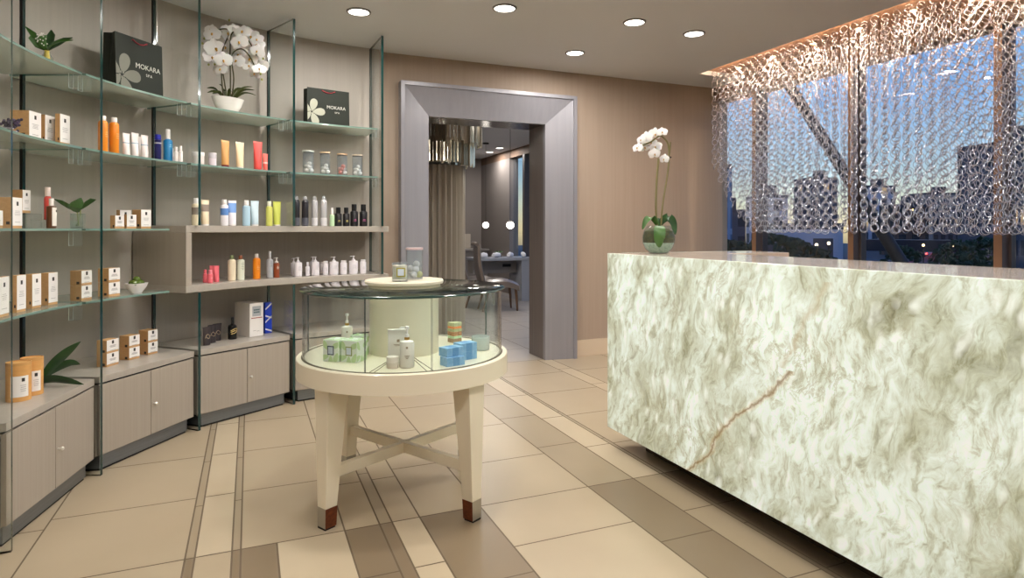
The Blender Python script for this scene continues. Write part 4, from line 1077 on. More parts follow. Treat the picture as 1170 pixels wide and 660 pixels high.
# hanging wire with crystal
x, y = polar(133, 2.38)
th_, x, y = on_arc(179.5, 2.30)
r = empty('hanging_wire', (x, y, CZ)); tag(r, 'thin steel wire with a small shiny drop hanging above the larger gift bag', 'ornament')
zb_ = EYE+(HY-52)*depth(x, y)/FPX
b = MB(); b.tube([(0, 0, -.001), (0, 0, zb_-CZ+.02)], .0025, 8); b.build('wire', CHROME, r)
b = MB(); b.sphere((0, 0, zb_-CZ), .014, 14); b.build('drop', CHROME, r)

# ---- orchids ----------------------------------------------------------------
PETAL = pr('orchid_petal', (246, 242, 240), .5, sss=.1); LIP = pr('orchid_lip', (196, 150, 60), .5)
def petal_mesh(b, ang, L, W, cup=.15, m=0):
    nu, nv = 6, 4; base = len(b.v); P = {}
    ca, sa = math.cos(ang), math.sin(ang)
    top = []; bot = []
    for i in range(nu+1):
        u = i/nu
        for j in range(-nv, nv+1):
            v = j/nv; wd = W*math.sin(PI*(u*.86+.10))**.7
            x = L*u; yv = wd*v; z = -cup*L*(u*u*.6+v*v*.35)+.002
            top.append((x*ca-yv*sa, z+.0, x*sa+yv*ca))
    n = 2*nv+1; vs = [(a, -c, d) for a, c, d in top]+[(a, -c+.0012, d) for a, c, d in top]
    fs = []; o = len(top)
    for i in range(nu):
        for j in range(n-1):
            a0 = i*n+j; fs.append((a0, a0+1, a0+n+1, a0+n)); fs.append((o+a0, o+a0+n, o+a0+n+1, o+a0+1))
    b.add(vs, fs, m)
def flower_mesh(s):
    b = MB()
    for a, L, W in ((90, 1, .42), (210, .98, .40), (330, .98, .40)): petal_mesh(b, R_(a), L*s, W*s, .2)
    b2 = MB()
    for a in (12, 168): petal_mesh(b, R_(a), 1.08*s, .62*s, .12)
    b.sphere((0, -.16*s, -.05*s), .13*s, 8, m=1); b.sphere((0, -.2*s, -.2*s), .10*s, 8, m=1)
    b.lathe([(0, -.02*s), (.1*s, 0), (0, .12*s)], 8, (0, -.12*s, .05*s), 0)
    return b
PROTO_F = {}
def flower(parent, p, size, rz, rx):
    k = round(size, 3)
    if k not in PROTO_F:
        o = flower_mesh(size).build('flower', [PETAL, LIP], parent, fix=False); PROTO_F[k] = o
    else:
        o = PROTO_F[k].copy(); COL.objects.link(o); o.parent = parent
    o.location = p; o.rotation_euler = (rx, random.uniform(-.25, .25), rz)
STEM = pr('orchid_stem', (74, 70, 40), .6); STEMB = pr('orchid_spike', (112, 104, 62), .6)
def curve(pts, n=24):
    pts = [Vector(p) for p in pts]; out_ = []
    for k in range(n):
        t = k/(n-1)*(len(pts)-1); i = min(int(t), len(pts)-2); f = t-i
        p0, p1, p2, p3 = pts[max(i-1, 0)], pts[i], pts[i+1], pts[min(i+2, len(pts)-1)]
        out_.append(.5*((2*p1)+(-p0+p2)*f+(2*p0-5*p1+4*p2-p3)*f*f+(-p0+3*p1-3*p2+p3)*f**3))
    return out_
def orchid_shelf():
    th, x, y = on_arc(260.5, 2.20); D = depth(x, y); s = D/FPX; rv = Vector((CS, -SN, 0)); fv = Vector((SN, CS, 0))
    r = empty('potted_orchid', (x, y, S1)); tag(r, 'white orchid with many blooms in a shallow white boat bowl on the top shelf', 'plant')
    def P(px, py, dep=0): return rv*(px-260.5)*s+fv*dep+Vector((0, 0, (123.5-py)*s))
    b = MB(); R = 19*s; H = 17.5*s
    b.lathe([(R*.48, 0), (R*.55, H*.06), (R*.82, H*.5), (R, H), (R*.96, H), (R*.78, H*.55), (R*.5, H*.7), (0, H*.7)], 40, sx=1, sy=.62); bo = b.build('boat_bowl', pr('white_ceramic', (242, 238, 232), .2, coat=.3), r); bo.rotation_euler = (0, 0, R_(th)-PI/2)
    b = MB(); b.lathe([(0, H*.8), (R*.5, H*.84), (R*.86, H*.8)], 24, sy=.6, cap=False); mo = b.build('moss', pr('moss', (92, 84, 50), .9), r); mo.rotation_euler = bo.rotation_euler
    for k, (tx, ty, dp, w) in enumerate([(239, 95, -.03, .017), (243, 102, -.08, .015), (254, 97, .02, .016), (276, 94, .03, .016), (292, 97, -.02, .013), (296, 104, -.05, .012), (270, 100, -.08, .016), (247, 88, .05, .014), (284, 90, .07, .012), (250, 104, -.1, .016)]):
        p0 = P(260+(tx-260)*.15, 109); p2 = P(tx, ty, dp); pm = (p0+p2)/2+Vector((0, 0, .035))
        b = MB(); b.leaf([tuple(v) for v in curve([p0, pm, p2], 9)], lambda t: w*math.sin(PI*(t*.88+.1)), 0, .35, side=tuple(rv.cross(Vector((0, 0, 1)))+Vector((0, 0, .4)))); b.build('leaf', pr('orchid_leaf', (70, 78, 36), .4), r)
    stems = [[(256, 110, 0), (255, 85, -.02), (256, 55, -.03), (262, 30, 0), (250, 26, .02), (238, 34, .03)], [(262, 110, .02), (262, 80, .02), (263, 50, 0), (268, 32, -.03), (284, 38, -.04), (296, 60, -.03)], [(266, 110, -.02), (270, 85, -.04), (269, 60, -.06), (280, 52, -.06), (290, 62, -.05), (296, 78, -.04)], [(258, 110, .03), (252, 80, .05), (247, 60, .06), (240, 50, .06), (236, 62, .04)]]
    for st in stems:
        b = MB(); b.tube([tuple(v) for v in curve([P(*q_) for q_ in st], 26)], .0048, 8); b.build('stem', STEM, r)
    rr = random.Random(9)
    F = [(245, 34), (256, 46), (238, 46), (262, 32), (272, 36), (283, 34), (248, 50, 1.25), (271, 55, 1.2), (280, 46), (292, 44), (298, 42, .8), (290, 56, 1.15), (296, 68), (288, 62), (249, 70), (262, 66), (258, 76, .8), (272, 64), (244, 60), (299, 74, .8), (292, 78, .75), (277, 31), (241, 28, .8), (256, 25, .8), (268, 27, .85), (288, 36), (284, 68, .8), (300, 56, .8)]
    for f in F:
        sz = f[2] if len(f) > 2 else 1.0
        flower(r, P(f[0], f[1], rr.uniform(-.11, .06)), round(9.4*s*sz, 2+1), -YAW+.3+rr.uniform(-.6, .6), rr.uniform(-.35, .3))
    b = MB()
    for (px, py) in ((234, 38), (236, 32), (240, 62), (244, 66), (302, 70), (301, 80), (299, 84), (264, 18), (240, 68), (303, 62), (233, 44)): b.sphere(tuple(P(px, py, rr.uniform(-.05, .02))), .0075, 8, sz=1.3)
    b.build('green_buds', pr('bud_green', (138, 140, 62), .5), r)
orchid_shelf()
def orchid_desk():
    z0 = 1.158; x, y = on_plane_x(752, 290, 0)[:2] if False else (0, 0)
    # stands on the ledge near the far end of the desk
    X = 2.235; t = (752.5-CX)/FPX; D = X/(SN+t*CS); x, y = X, D*(CS-t*SN); s = D/FPX; rv = Vector((CS, -SN, 0)); fv = Vector((SN, CS, 0))
    r = empty('potted_orchid', (x, y, z0+.0005)); tag(r, 'slender white orchid with two spikes in a round clear glass on the onyx desk', 'plant')
    yb_ = HY+(EYE-z0)/s
    def P(px, py, dep=0): return rv*(px-752.5)*s+fv*dep+Vector((0, 0, (yb_-py)*s))
    R = 18.5*s
    prof = [(R*.55, 0), (R*.8, R*.25), (R*.97, R*.65), (R, R*1.0), (R*.9, R*1.4), (R*.72, R*1.68), (R*.70, R*1.72)]
    b = MB(); b.lathe(prof, 40, cap=False); b.lathe([(0, .002), (R*.55, .002)], 40, cap=False); b.build('glass_bowl', glass('bowl_glass', (.90, .94, .93), (200, 215, 210), .06), r)
    b = MB(); b.lathe([(R*.50, .004), (R*.76, R*.27), (R*.93, R*.62), (R*.9, R*.72), (R*.4, R*.8), (0, R*.72)], 32); b.build('glass_pebbles', pr('mint_pebbles', (196, 214, 198), .25, noise=((150, 176, 158), (70, 70, 70), .2)), r)
    b = MB(); b.lathe([(R*.93, R*.66), (R*.95, R*1.0), (R*.86, R*1.38), (R*.5, R*1.55), (0, R*1.6)], 32); b.build('moss', pr('dark_moss', (92, 80, 44), .9, noise=((46, 58, 26), (60, 60, 60), .2)), r)
    for pts, w, m in (([(752, 258, -.0), (745, 249, -.02), (737, 251, -.04), (732, 262, -.05)], .02, 0), ([(752, 258, 0), (762, 248, .0), (769, 254, .0), (771, 268, -.01)], .024, 1), ([(751, 258, -.04), (749, 262, -.10), (748, 272, -.115), (749, 282, -.10)], .034, 0), ([(754, 257, .03), (758, 250, .06), (764, 252, .08)], .02, 1)):
        b = MB(); b.leaf([tuple(v) for v in curve([P(*q_) for q_ in pts], 12)], lambda t: w*math.sin(PI*(t*.88+.1))**.7, 0, .2, side=tuple(rv)); b.build('leaf', LEAFM if m == 0 else LEAFD, r)
    for st in ([(751, 262, 0), (749.5, 235, 0), (750.5, 205, 0), (752.5, 181, 0)], [(755, 262, 0), (757, 235, .0), (763, 200, .01), (765, 178, .01), (763, 164, .0), (757, 157, -.01), (752, 156, -.02), (742, 163, -.03), (728, 169, -.04)], [(764.5, 182, .012), (766, 170, .012), (766.5, 162, .012)]):
        b = MB(); b.tube([tuple(v) for v in curve([P(*q_) for q_ in st], 26)], .0062 if st[0][1] == 262 and len(st) == 4 else .0048, 8); b.build('stem', STEMB, r)
    b = MB(); c = P(765.5, 179.5, .01); b.box(tuple(c), (.02, .012, .008)); b.build('stem_clip', DARK, r)
    rr = random.Random(4)
    for f in [(736.5, 158.5, 1.15), (731, 161, .8), (749, 153, 1.1), (755, 152, .85), (727, 170, .9), (737, 168, .95), (749.5, 168, 1.05), (747.5, 176, 1.0), (759.5, 181.5, .85), (744, 163, .9)]:
        flower(r, P(f[0], f[1], rr.uniform(-.05, .02)), round(7.0*s*f[2], 3), -YAW-.2+rr.uniform(-.7, .7), rr.uniform(-.4, .3))
orchid_desk()

# ---- things on the display table ---------------------------------------------
ZD = DZ+.0003
def patterned_box(w, d, h, lc):
    r = empty('gift_carton'); b = MB(); b.box((0, 0, h/2), (w, d, h)); bd = b.build('box_body', pr('mint_leaf_print', (226, 232, 222), .5), r, smooth=False, bevel=.001)
    LFP = pr('print_leaf_green', (188, 212, 160), .5); b = MB(); rr = random.Random(int(w*999)+len(lc))
    def blob(face, u, v, ru, rv_, ang):
        n = 12; pts = []
        for j in range(n):
            t = 2*PI*j/n; a_ = ru*math.cos(t); c_ = rv_*math.sin(t)*(1-.35*math.cos(t)); pts.append((u+a_*math.cos(ang)-c_*math.sin(ang), v+a_*math.sin(ang)+c_*math.cos(ang)))
        W = w if face in ('f', 't') else d; H = h if face != 't' else d
        pts = [(min(max(a_, -W/2+.001), W/2-.001), min(max(c_, .001), H-.001)) for a_, c_ in pts]
        def X(a_, c_, e):
            if face == 'f': return (a_, -d/2-e, c_)
            if face == 'l': return (-w/2-e, -a_, c_)
            if face == 'r': return (w/2+e, a_, c_)
            return (a_, c_-d/2, h+e)
        vs = [X(a_, c_, .0007) for a_, c_ in pts]+[X(a_, c_, .0001) for a_, c_ in pts]
        b.add(vs, [tuple(range(n)), tuple(range(2*n-1, n-1, -1))]+[(j, (j+1) % n, n+(j+1) % n, n+j) for j in range(n)])
    for face in 'flrt':
        for (u, v, a) in ((.34, .2, 1.2), (-.36, .75, -1.0), (.38, .78, .5), (-.4, .2, .3), (.0, .05, 1.6)):
            blob(face, u*w, v*(h if face != 't' else d), .24*h, .12*h, a)
    b.build('leaf_print', LFP, bd, smooth=False, fix=False)
    b = MB(); b.box((0, -d/2-.0012, h*.52), (w*.42, .001, h*.42)); fr = b.build('label_border', cmat(lc, .5), r, smooth=False)
    b = MB(); b.box((0, -d/2-.002, h*.52), (w*.30, .001, h*.32)); b.build('label_paper', pr('label_ice', (206, 216, 228), .5), fr, smooth=False)
    return r
def deck_item(px, py, rz): x, y = on_plane_z(px, py, ZD); return x, y
for k, (px, py, rz, lc, lab) in enumerate(((384, 411, R_(-62), (52, 66, 92), 'mint leaf carton with navy bordered label, nearest the case edge'), (404.5, 412, R_(-62), (150, 158, 96), 'mint leaf carton with olive bordered label in the glass case'))):
    x, y = on_plane_z(px, py, ZD); o = patterned_box(.082, .082, .098, lc); o.location = (x, y, ZD); o.rotation_euler = (0, 0, R_(52) if False else R_(-42)); tag(o, lab, 'box', 'mint leaf cartons on the display table')
x, y = on_plane_z(411, 405.5, ZD); o = patterned_box(.062, .062, .098, (150, 158, 97)); o.location = (x, y, ZD); o.rotation_euler = (0, 0, R_(-42)); tag(o, 'mint leaf carton partly behind a pane joint, next to the ivory drum', 'box', 'mint leaf cartons on the display table')
def lotion(w, h, collar=(190, 150, 80), nozzle=True):
    r = empty('lotion_bottle'); R = w/2; b = MB()
    b.lathe([(R*.92, 0), (R, h*.02), (R, h*.56), (R*.9, h*.63), (R*.4, h*.665), (R*.34, h*.67)], 28); b.build('bottle_body', pr('porcelain_white', (238, 234, 226), .25), r)
    b = MB(); b.lathe([(R*.36, h*.668), (R*.36, h*.735), (0, h*.735)], 20); b.build('gold_collar', cmat(collar, .3, metal=.6), r)
    b = MB(); b.lathe([(R*.30, h*.735), (R*.26, h*.80), (R*.14, h*.81), (R*.14, h*.93), (R*.3, h*.94), (R*.28, h), (0, h)], 16)
    if nozzle: b.tube([(0, 0, h*.965), (-R*.75, 0, h*.97), (-R*1.05, 0, h*.95)], h*.016, 8)
    b.build('pump_head', WPLAST, r)
    b = MB(); b.box((0, -R-.0006, h*.5), (R*.28, .001, R*.3)); b.build('emblem', pr('taupe_ink', (150, 132, 110), .5), r, smooth=False)
    b = MB()
    for k in range(3): b.box((0, -R-.0004, h*(.3-.03*k)), (R*(.7-.2*k), .001, .0022))
    b.build('label_print', MATS['taupe_ink'], r, smooth=False)
    return r
def face_cam(x, y, off=0): return math.atan2(y, x)-PI/2+off
x, y = on_plane_z(465, 419, ZD); o = lotion(.063, .178); o.location = (x, y, ZD); o.rotation_euler = (0, 0, face_cam(x, y)); tag(o, 'white pump lotion bottle with gold collar in front of the ivory drum', 'bottle')
x, y = on_plane_z(396.5, 398, ZD); o = lotion(.056, .176, (200, 166, 92), False); o.location = (x, y, ZD); o.rotation_euler = (0, 0, face_cam(x, y)); tag(o, 'white mist bottle with gold collar behind the mint leaf cartons', 'bottle')
def white_box():
    x, y = on_plane_z(455, 416, ZD); rz = face_cam(x, y, .12)
    r = empty('product_carton', (x, y, ZD), rz); tag(r, 'plain white carton leaning room against the ivory drum behind the lotion bottle'.replace(' leaning room', ' standing'), 'box')
    b = MB(); b.box((0, .013, .065), (.088, .024, .145)); b.box((0, .013, .1425), (.090, .026, .010)); b.v = [(a_, c_, z_+.0075) for a_, c_, z_ in b.v]; b.build('carton_body', pr('ivory_card', (228, 224, 216), .5), r, smooth=False, bevel=.001)
    b = MB(); b.box((0, .0, .105), (.012, .001, .012)); b.build('emblem', MATS['taupe_ink'], r, smooth=False)
    b = MB(); b.box((0, .0, .088), (.04, .001, .0025)); b.box((0, 0, .083), (.03, .001, .002)); b.build('print_lines', MATS['taupe_ink'], r, smooth=False)
white_box()
x, y = on_plane_z(448.5, 420, ZD); o = make_jar(.052, .05, (222, 212, 200), (234, 226, 216), .5); o.location = (x, y, ZD); tag(o, 'small cream jar beside the pump lotion bottle in the glass case', 'jar')
# blue soap boxes
def soap_box(w, d, h, m1, m2):
    r = empty('soap_carton'); b = MB(); b.box((0, 0, h/2), (w, d, h)); b.build('box_body', m1, r, smooth=False, bevel=.001)
    b = MB(); b.box((w*.02, -d/2-.0006, h/2), (w*.36, .001, h*.96)); b.box((w*.02, 0, h+.0003), (w*.36, d*.98, .0006)); b.build('wrap_label', m2, r, smooth=False); return r
BL = pr('sky_blue_card', (116, 170, 214), .45, noise=((150, 192, 226), (50, 50, 50), .2)); BL2 = pr('deep_sky_card', (92, 148, 200), .45)
pb = None
for px, py, dz, rz, lab in ((517, 416.5, 0, 14, 'lower sky blue carton of the stack near the case edge'), (515.5, 415.5, .039, 20, 'upper sky blue carton of the stack near the case edge'), (531.5, 409.5, 0, 16, 'lower sky blue carton standing behind the front stack'), (531.5, 409.5, .0385, 16, 'upper sky blue carton standing behind the front stack')):
    x, y = on_plane_z(px, py, ZD)
    if pb is None: o = pb = soap_box(.092, .06, .038, BL, BL2)
    else: o = copy_tree(pb)
    o.location = (x, y, ZD+dz); o.rotation_euler = (0, 0, R_(rz)); tag(o, lab, 'box', 'sky blue cartons on the display table')
# stacked soaps
x, y = on_plane_z(519.5, 390.5, ZD); z = ZD
for k, (h, c, c2, lab) in enumerate(((.022, (150, 120, 92), (178, 150, 120), 'brown wrapped soap at the bottom of the small tower'), (.014, (176, 214, 168), (206, 230, 196), 'mint green soap in the small tower'), (.022, (150, 104, 74), (206, 150, 104), 'floral brown soap in the middle of the small tower'), (.016, (166, 176, 132), (190, 196, 150), 'olive soap under the orange band'), (.012, (240, 140, 84), (244, 160, 100), 'orange soap near the top of the small tower'), (.020, (176, 184, 142), (206, 208, 170), 'pale olive soap on top of the small tower'))):
    b = MB(); b.box((0, 0, h/2), (.054, .054, h-.0004)); o = b.build('wrapped_soap', pr('soap_%d' % k, c, .5, noise=(c2, (90, 90, 90), .15)), None, smooth=False, bevel=.0015); o.location = (x, y, z); o.rotation_euler = (0, 0, R_(18+3*(k % 2))); z += h; tag(o, lab, 'soap', 'stacked soaps on the display table')
x, y = on_plane_z(549, 399, ZD)
r = empty('glass_candle', (x, y, ZD)); tag(r, 'low frosted glass candle at the portal side of the glass case', 'candle')
b = MB(); b.lathe([(.043, 0), (.045, .004), (.045, .062), (.041, .064), (.041, .058)], 32, cap=False); b.build('frosted_glass', glass('frosted_white', (.95, .97, .97), (238, 244, 242), .45), r)
b = MB(); b.lathe([(.040, .003), (.040, .050), (0, .050)], 32); b.build('wax', pr('pale_wax', (222, 232, 228), .5), r)
b = MB(); b.lathe([(.046, .064), (.046, .068), (0, .068)], 32); b.lathe([(.046, .064), (0, .064)], 32, cap=False); b.build('lid', MATS['frosted_white'], r)
# on the riser: candle and tall ball jar
ZR = GZ+.0345
x, y = on_plane_z(457, 321.3, ZR); r = empty('boxed_candle', (x, y, ZR)); rz = face_cam(x, y); r.rotation_euler = (0, 0, rz); tag(r, 'cream candle in clear glass with a lime bordered label on the riser disc', 'candle')
b = MB(); R = .0375; b.lathe([(R*.95, 0), (R, .004), (R, .090), (R*.94, .090), (R*.94, .012)], 32, cap=False); b.lathe([(0, .001), (R*.95, .001)], 32, cap=False); b.build('glass_tumbler', MATS['jar_glass'], r)
b = MB(); b.lathe([(R*.92, .010), (R*.92, .076), (0, .074)], 32); b.build('wax', pr('cream_wax', (244, 236, 214), .5, sss=.1), r)
b = MB(); b.box((.004, -R-.001, .045), (.040, .0012, .042)); f = b.build('label_border', pr('lime_border', (168, 160, 60), .5), r, smooth=False)
b = MB(); b.box((.004, -R-.0018, .045), (.029, .0012, .031)); b.build('label_paper', MATS['label_ice'], f, smooth=False)
b = MB(); b.tube([(0, 0, .074), (0, 0, .082)], .0012, 6); b.build('wick', BLACK, r)
x, y = on_plane_z(473.5, 319, ZR); r = make_ball_jar(.083, .155, (214, 186, 186), [(226, 226, 224), (206, 206, 130), (236, 232, 226)]); r.location = (x, y, ZR); r.rotation_euler = (0, 0, .6); tag(r, 'tall clear jar of pale and lime balls behind the candle on the riser', 'jar')
# ================================================================== ROOM BEYOND
def far_room():
    # circular booth: pleated drape below a two tier ring of metallic strips
    cx, cy = 2.24, 7.75
    b = MB(); n = 180; rings_ = []
    for z in (0.01, .6, 1.4, 2.10):
        rg = []
        for k in range(n):
            a = 2*PI*k/n; r = .30+.028*math.sin(a*26+.3*math.sin(z*2+a*3)); rg.append((r*math.cos(a), r*math.sin(a), z))
        rings_.append(rg)
    b.loft(rings_)
    d = b.build('pleated_drape', pr('silk_drape', (188, 180, 166), .4, metal=.1)); d.location = (cx, cy, 0)
    tag(d, 'floor length pleated silver beige drape seen through the portal', 'curtain')
    root = empty('strip_chandelier', (cx, cy, 2.9)); tag(root, 'two tier round chandelier of metallic strips above the pleated drape', 'chandelier')
    ST = pr('champagne_strip', (222, 218, 204), .25, metal=.8)
    SD = pr('bronze_strip', (132, 122, 104), .28, metal=.85)
    for (r, za, zb_, nn, nm_) in ((.53, -.02, -.54, 72, 'upper_strip_ring'), (.43, -.48, -.79, 60, 'lower_strip_ring')):
        b = MB(); rr = random.Random(5)
        for k in range(nn):
            a = 2*PI*k/nn; h = rr.uniform(-.02, .02)
            b.box(((r+rr.uniform(-.012, .012))*math.cos(a), (r+rr.uniform(-.012, .012))*math.sin(a), (za+zb_)/2+h), (2*PI*r/nn*.8, .006, za-zb_), rr.choice((0, 0, 1)), a+PI/2+rr.uniform(-.5, .5))
        b.build(nm_, [ST, SD], root, smooth=False)
        b = MB(); b.lathe([(r-.02, za-.012), (r-.02, za), (0.0, za)], 48); b.build('strip_carrier', SD, root)
    l = bpy.data.lights.new('added_strip_light', 'POINT'); l.energy = 7; l.color = (1, .94, .85); l.shadow_soft_size = .08; o = bpy.data.objects.new('added_strip_light', l); COL.objects.link(o); o.parent = root; o.location = (.0, 0, -.62)  # added point light that brightens the strips from inside
    b = MB(); b.lathe([(.40, -.775), (.40, -.76), (0, -.76)], 48); b.build('lower_plate', ST, root)

    # side counter on the end wall
    root = empty('side_counter', (4.0, 13.1, 0)); tag(root, 'cream fronted counter against the end wall of the room beyond', 'counter')
    b = MB(); b.box((0, 0, .42), (1.6, .5, .84)); b.build('counter_body', pr('grey_lacquer', (128, 122, 120), .4), root, smooth=False)
    b = MB(); b.box((0, -.0, .86), (1.66, .56, .04)); b.build('counter_top', pr('grey_stone', (150, 146, 144), .3), root, smooth=False)
    b = MB(); b.box((-.1, .2, 1.04), (1.3, .06, .32)); b.build('splash_panel', pr('cream_panel', (196, 186, 172), .5), root, smooth=False)
    # work table
    x1, y1 = at_depth(604, 10.6)
    tx, ty = 4.265, 10.74
    root = empty('manicure_table', (tx, ty, 0)); tag(root, 'long grey treatment table with a solid end panel in the room beyond', 'table')
    GL = pr('pale_grey_lacquer', (158, 160, 168), .35)
    b = MB(); b.box((0, 0, .765), (1.15, .62, .05)); b.build('table_top', GL, root, smooth=False, bevel=.004)
    b = MB(); b.box((.43, 0, .37), (.27, .60, .74)); b.build('end_panel', GL, root, smooth=False)
    b = MB(); b.box((-.13, .1, .62), (.84, .3, .24)); b.build('apron', pr('grey_apron', (140, 134, 130), .4), root, smooth=False)
    b = MB(); b.box((.10, -.056, .64), (.16, .012, .05)); b.build('socket_panel', BLACK, root, smooth=False)
    TOW = pr('white_towel', (240, 238, 240), .8)
    for k, (px, lab) in enumerate(((558, 'rolled white towel at the near end of the long grey table'), (566, 'rolled white towel beside the small green plant on the grey table'), (579, 'rolled white towel at the middle of the long grey table'), (594, 'rolled white towel at the window end of the grey table'))):
        x, y = 3.86+k*.27, 10.60
        b = MB(); rr = random.Random(k)
        b.tube([(-.09, 0, .045), (-.07, 0, .045), (.07, 0, .045), (.09, 0, .045)], [.03, .042, .042, .03], 12)
        b.sphere((.03, .02, .06), .04, 10)
        o = b.build('rolled_towel', TOW); o.location = (x, y, .79); o.rotation_euler = (0, 0, .4*k); tag(o, lab, 'towel', 'white towels on the grey table')
    x, y = 4.28, 10.86
    b = MB(); b.lathe([(.03, 0, 1), (.035, .05, 1), (0, .05, 1)], 12)
    for k in range(9):
        a = k*2.4; b.leaf([(0, 0, .04), (.05*math.cos(a), .05*math.sin(a), .10), (.09*math.cos(a), .09*math.sin(a), .09)], lambda t: .022*math.sin(PI*min(t*.95+.05, 1)), 0)
    o = b.build('potted_plant', [pr('leaf_green', (70, 118, 44), .4), WPLAST]); o.location = (x, y, .79); tag(o, 'tiny green plant among towels on the grey table', 'plant')

    # leather chairs
    LEA = pr('pewter_leather', (124, 112, 104), .28, coat=.2); WD = pr('chair_walnut', (112, 82, 58), .4)
    def chair():
        r = empty('upholstered_chair'); b = MB()
        # chair faces +x. back shell
        secs = []
        for k in range(9):
            t = k/8; z = .40+.66*t; xo = -.24-.10*t-.03*math.sin(PI*t); w = .235-.02*t; th = .045-.015*t
            secs.append([(xo-th, -w*.9, z), (xo-th*1.2, 0, z), (xo-th, w*.9, z), (xo, w, z), (xo+th*.6, w*.8, z), (xo+th*.2, 0, z), (xo+th*.6, -w*.8, z), (xo, -w, z)])
        b.loft(secs)
        b.tube([(-.385, -.2, 1.06), (-.40, -.1, 1.075), (-.40, .1, 1.075), (-.385, .2, 1.06)], .03, 10)
        b.build('backrest', LEA, r)
        b = MB(); secs = []
        for k in range(7):
            t = k/6; x = -.27+.56*t; th = .065+.02*math.sin(PI*t); w = .235+.02*t; zc = .42+.012*math.sin(PI*t)-(.05*max(0, t-.75)/.25)
            secs.append([(x, -w, zc-.05), (x, w, zc-.05), (x, w, zc+th*.5), (x, w*.6, zc+th), (x, -w*.6, zc+th), (x, -w, zc+th*.5)])
        b.loft(secs); b.build('seat', LEA, r)
        for sx, sy in ((-.2, -.19), (-.2, .19), (.24, -.2), (.24, .2)):
            b = MB(); b.tube([(sx, sy, .39), (sx+(.02 if sx > 0 else -.03), sy, .2), (sx+(.03 if sx > 0 else -.09), sy, 0)], [.026, .021, .015], 10); b.build('leg', WD, r)
        return r
    c1 = chair(); c2 = copy_tree(c1)
    x, y = at_depth(569, 10.15); c1.location = (x, y, 0); c1.rotation_euler = (0, 0, R_(-8)); tag(c1, 'pewter leather dining style chair drawn up to the grey table nearest the portal opening', 'chair', 'leather chairs in the room beyond')
    x, y = at_depth(549, 10.62); c2.location = (x, y, 0); c2.rotation_euler = (0, 0, R_(-8)); tag(c2, 'pewter leather chair half hidden beside the pleated drape', 'chair', 'leather chairs in the room beyond')
    # globe pendants
    for px, D, lab in ((555.0, 11.6, 'glowing globe pendant in front of the grey end wall'), (583.0, 9.6, 'glowing globe pendant in front of the far window edge')):
        x, y = at_depth(px, D); z = EYE+5*D/FPX
        r = empty('globe_pendant', (x, y, z)); tag(r, lab, 'lamp', 'globe pendants in the room beyond')
        b = MB(); b.sphere((0, 0, 0), .058, 24); b.build('globe_shade', emis('globe_glow', (255, 246, 232), 9), r)
        b = MB(); b.tube([(0, 0, .05), (0, 0, CZ-z-.02)], .003, 6); b.build('cord', DARK, r)
        b = MB(); b.lathe([(.06, CZ-z-.025), (.06, CZ-z-.001), (0, CZ-z-.001)], 24); b.build('ceiling_rose', DARK, r)
        b = MB(); b.lathe([(.03, .045), (.03, .065), (0, .07)], 16); b.build('globe_cap', CHROME, r)
far_room()

# ================================================================== CITY OUTSIDE
def facade(name, wall, win, lit, sx, sz, frac, wx=.7, wz=.55, litstr=1.2):
    m, nt, out = newmat(name); N = nt.nodes.new; L = nt.links.new
    tc = N('ShaderNodeTexCoord'); sep = N('ShaderNodeSeparateXYZ'); L(tc.outputs['Object'], sep.inputs[0])
    def M(op, a, b_):
        x = N('ShaderNodeMath'); x.operation = op
        for i, v in enumerate((a, b_)):
            if hasattr(v, 'links'): L(v, x.inputs[i])
            else: x.inputs[i].default_value = v
        return x.outputs[0]
    h = M('ADD', sep.outputs[0], sep.outputs[1])
    u = M('DIVIDE', h, sx); w = M('DIVIDE', sep.outputs[2], sz)
    fu = M('FRACT', u, 0); fw = M('FRACT', w, 0)
    inw = M('MULTIPLY', M('LESS_THAN', fu, wx), M('LESS_THAN', fw, wz))
    cb = N('ShaderNodeCombineXYZ'); L(M('FLOOR', u, 0), cb.inputs[0]); L(M('FLOOR', w, 0), cb.inputs[1])
    wn = N('ShaderNodeTexWhiteNoise'); wn.noise_dimensions = '2D'; L(cb.outputs[0], wn.inputs['Vector'])
    on = M('MULTIPLY', inw, M('LESS_THAN', wn.outputs['Value'], frac))
    mx = N('ShaderNodeMix'); mx.data_type = 'RGBA'; L(inw, mx.inputs[0]); mx.inputs[6].default_value = (*lin(wall), 1); mx.inputs[7].default_value = (*lin(win), 1)
    b = N('ShaderNodeBsdfPrincipled'); L(mx.outputs[2], b.inputs['Base Color']); b.inputs['Roughness'].default_value = .5
    b.inputs['Emission Color'].default_value = (*lin(lit), 1); L(M('MULTIPLY', on, litstr), b.inputs['Emission Strength'])
    L(b.outputs[0], out.inputs[0]); return m
GZ0 = -5.0
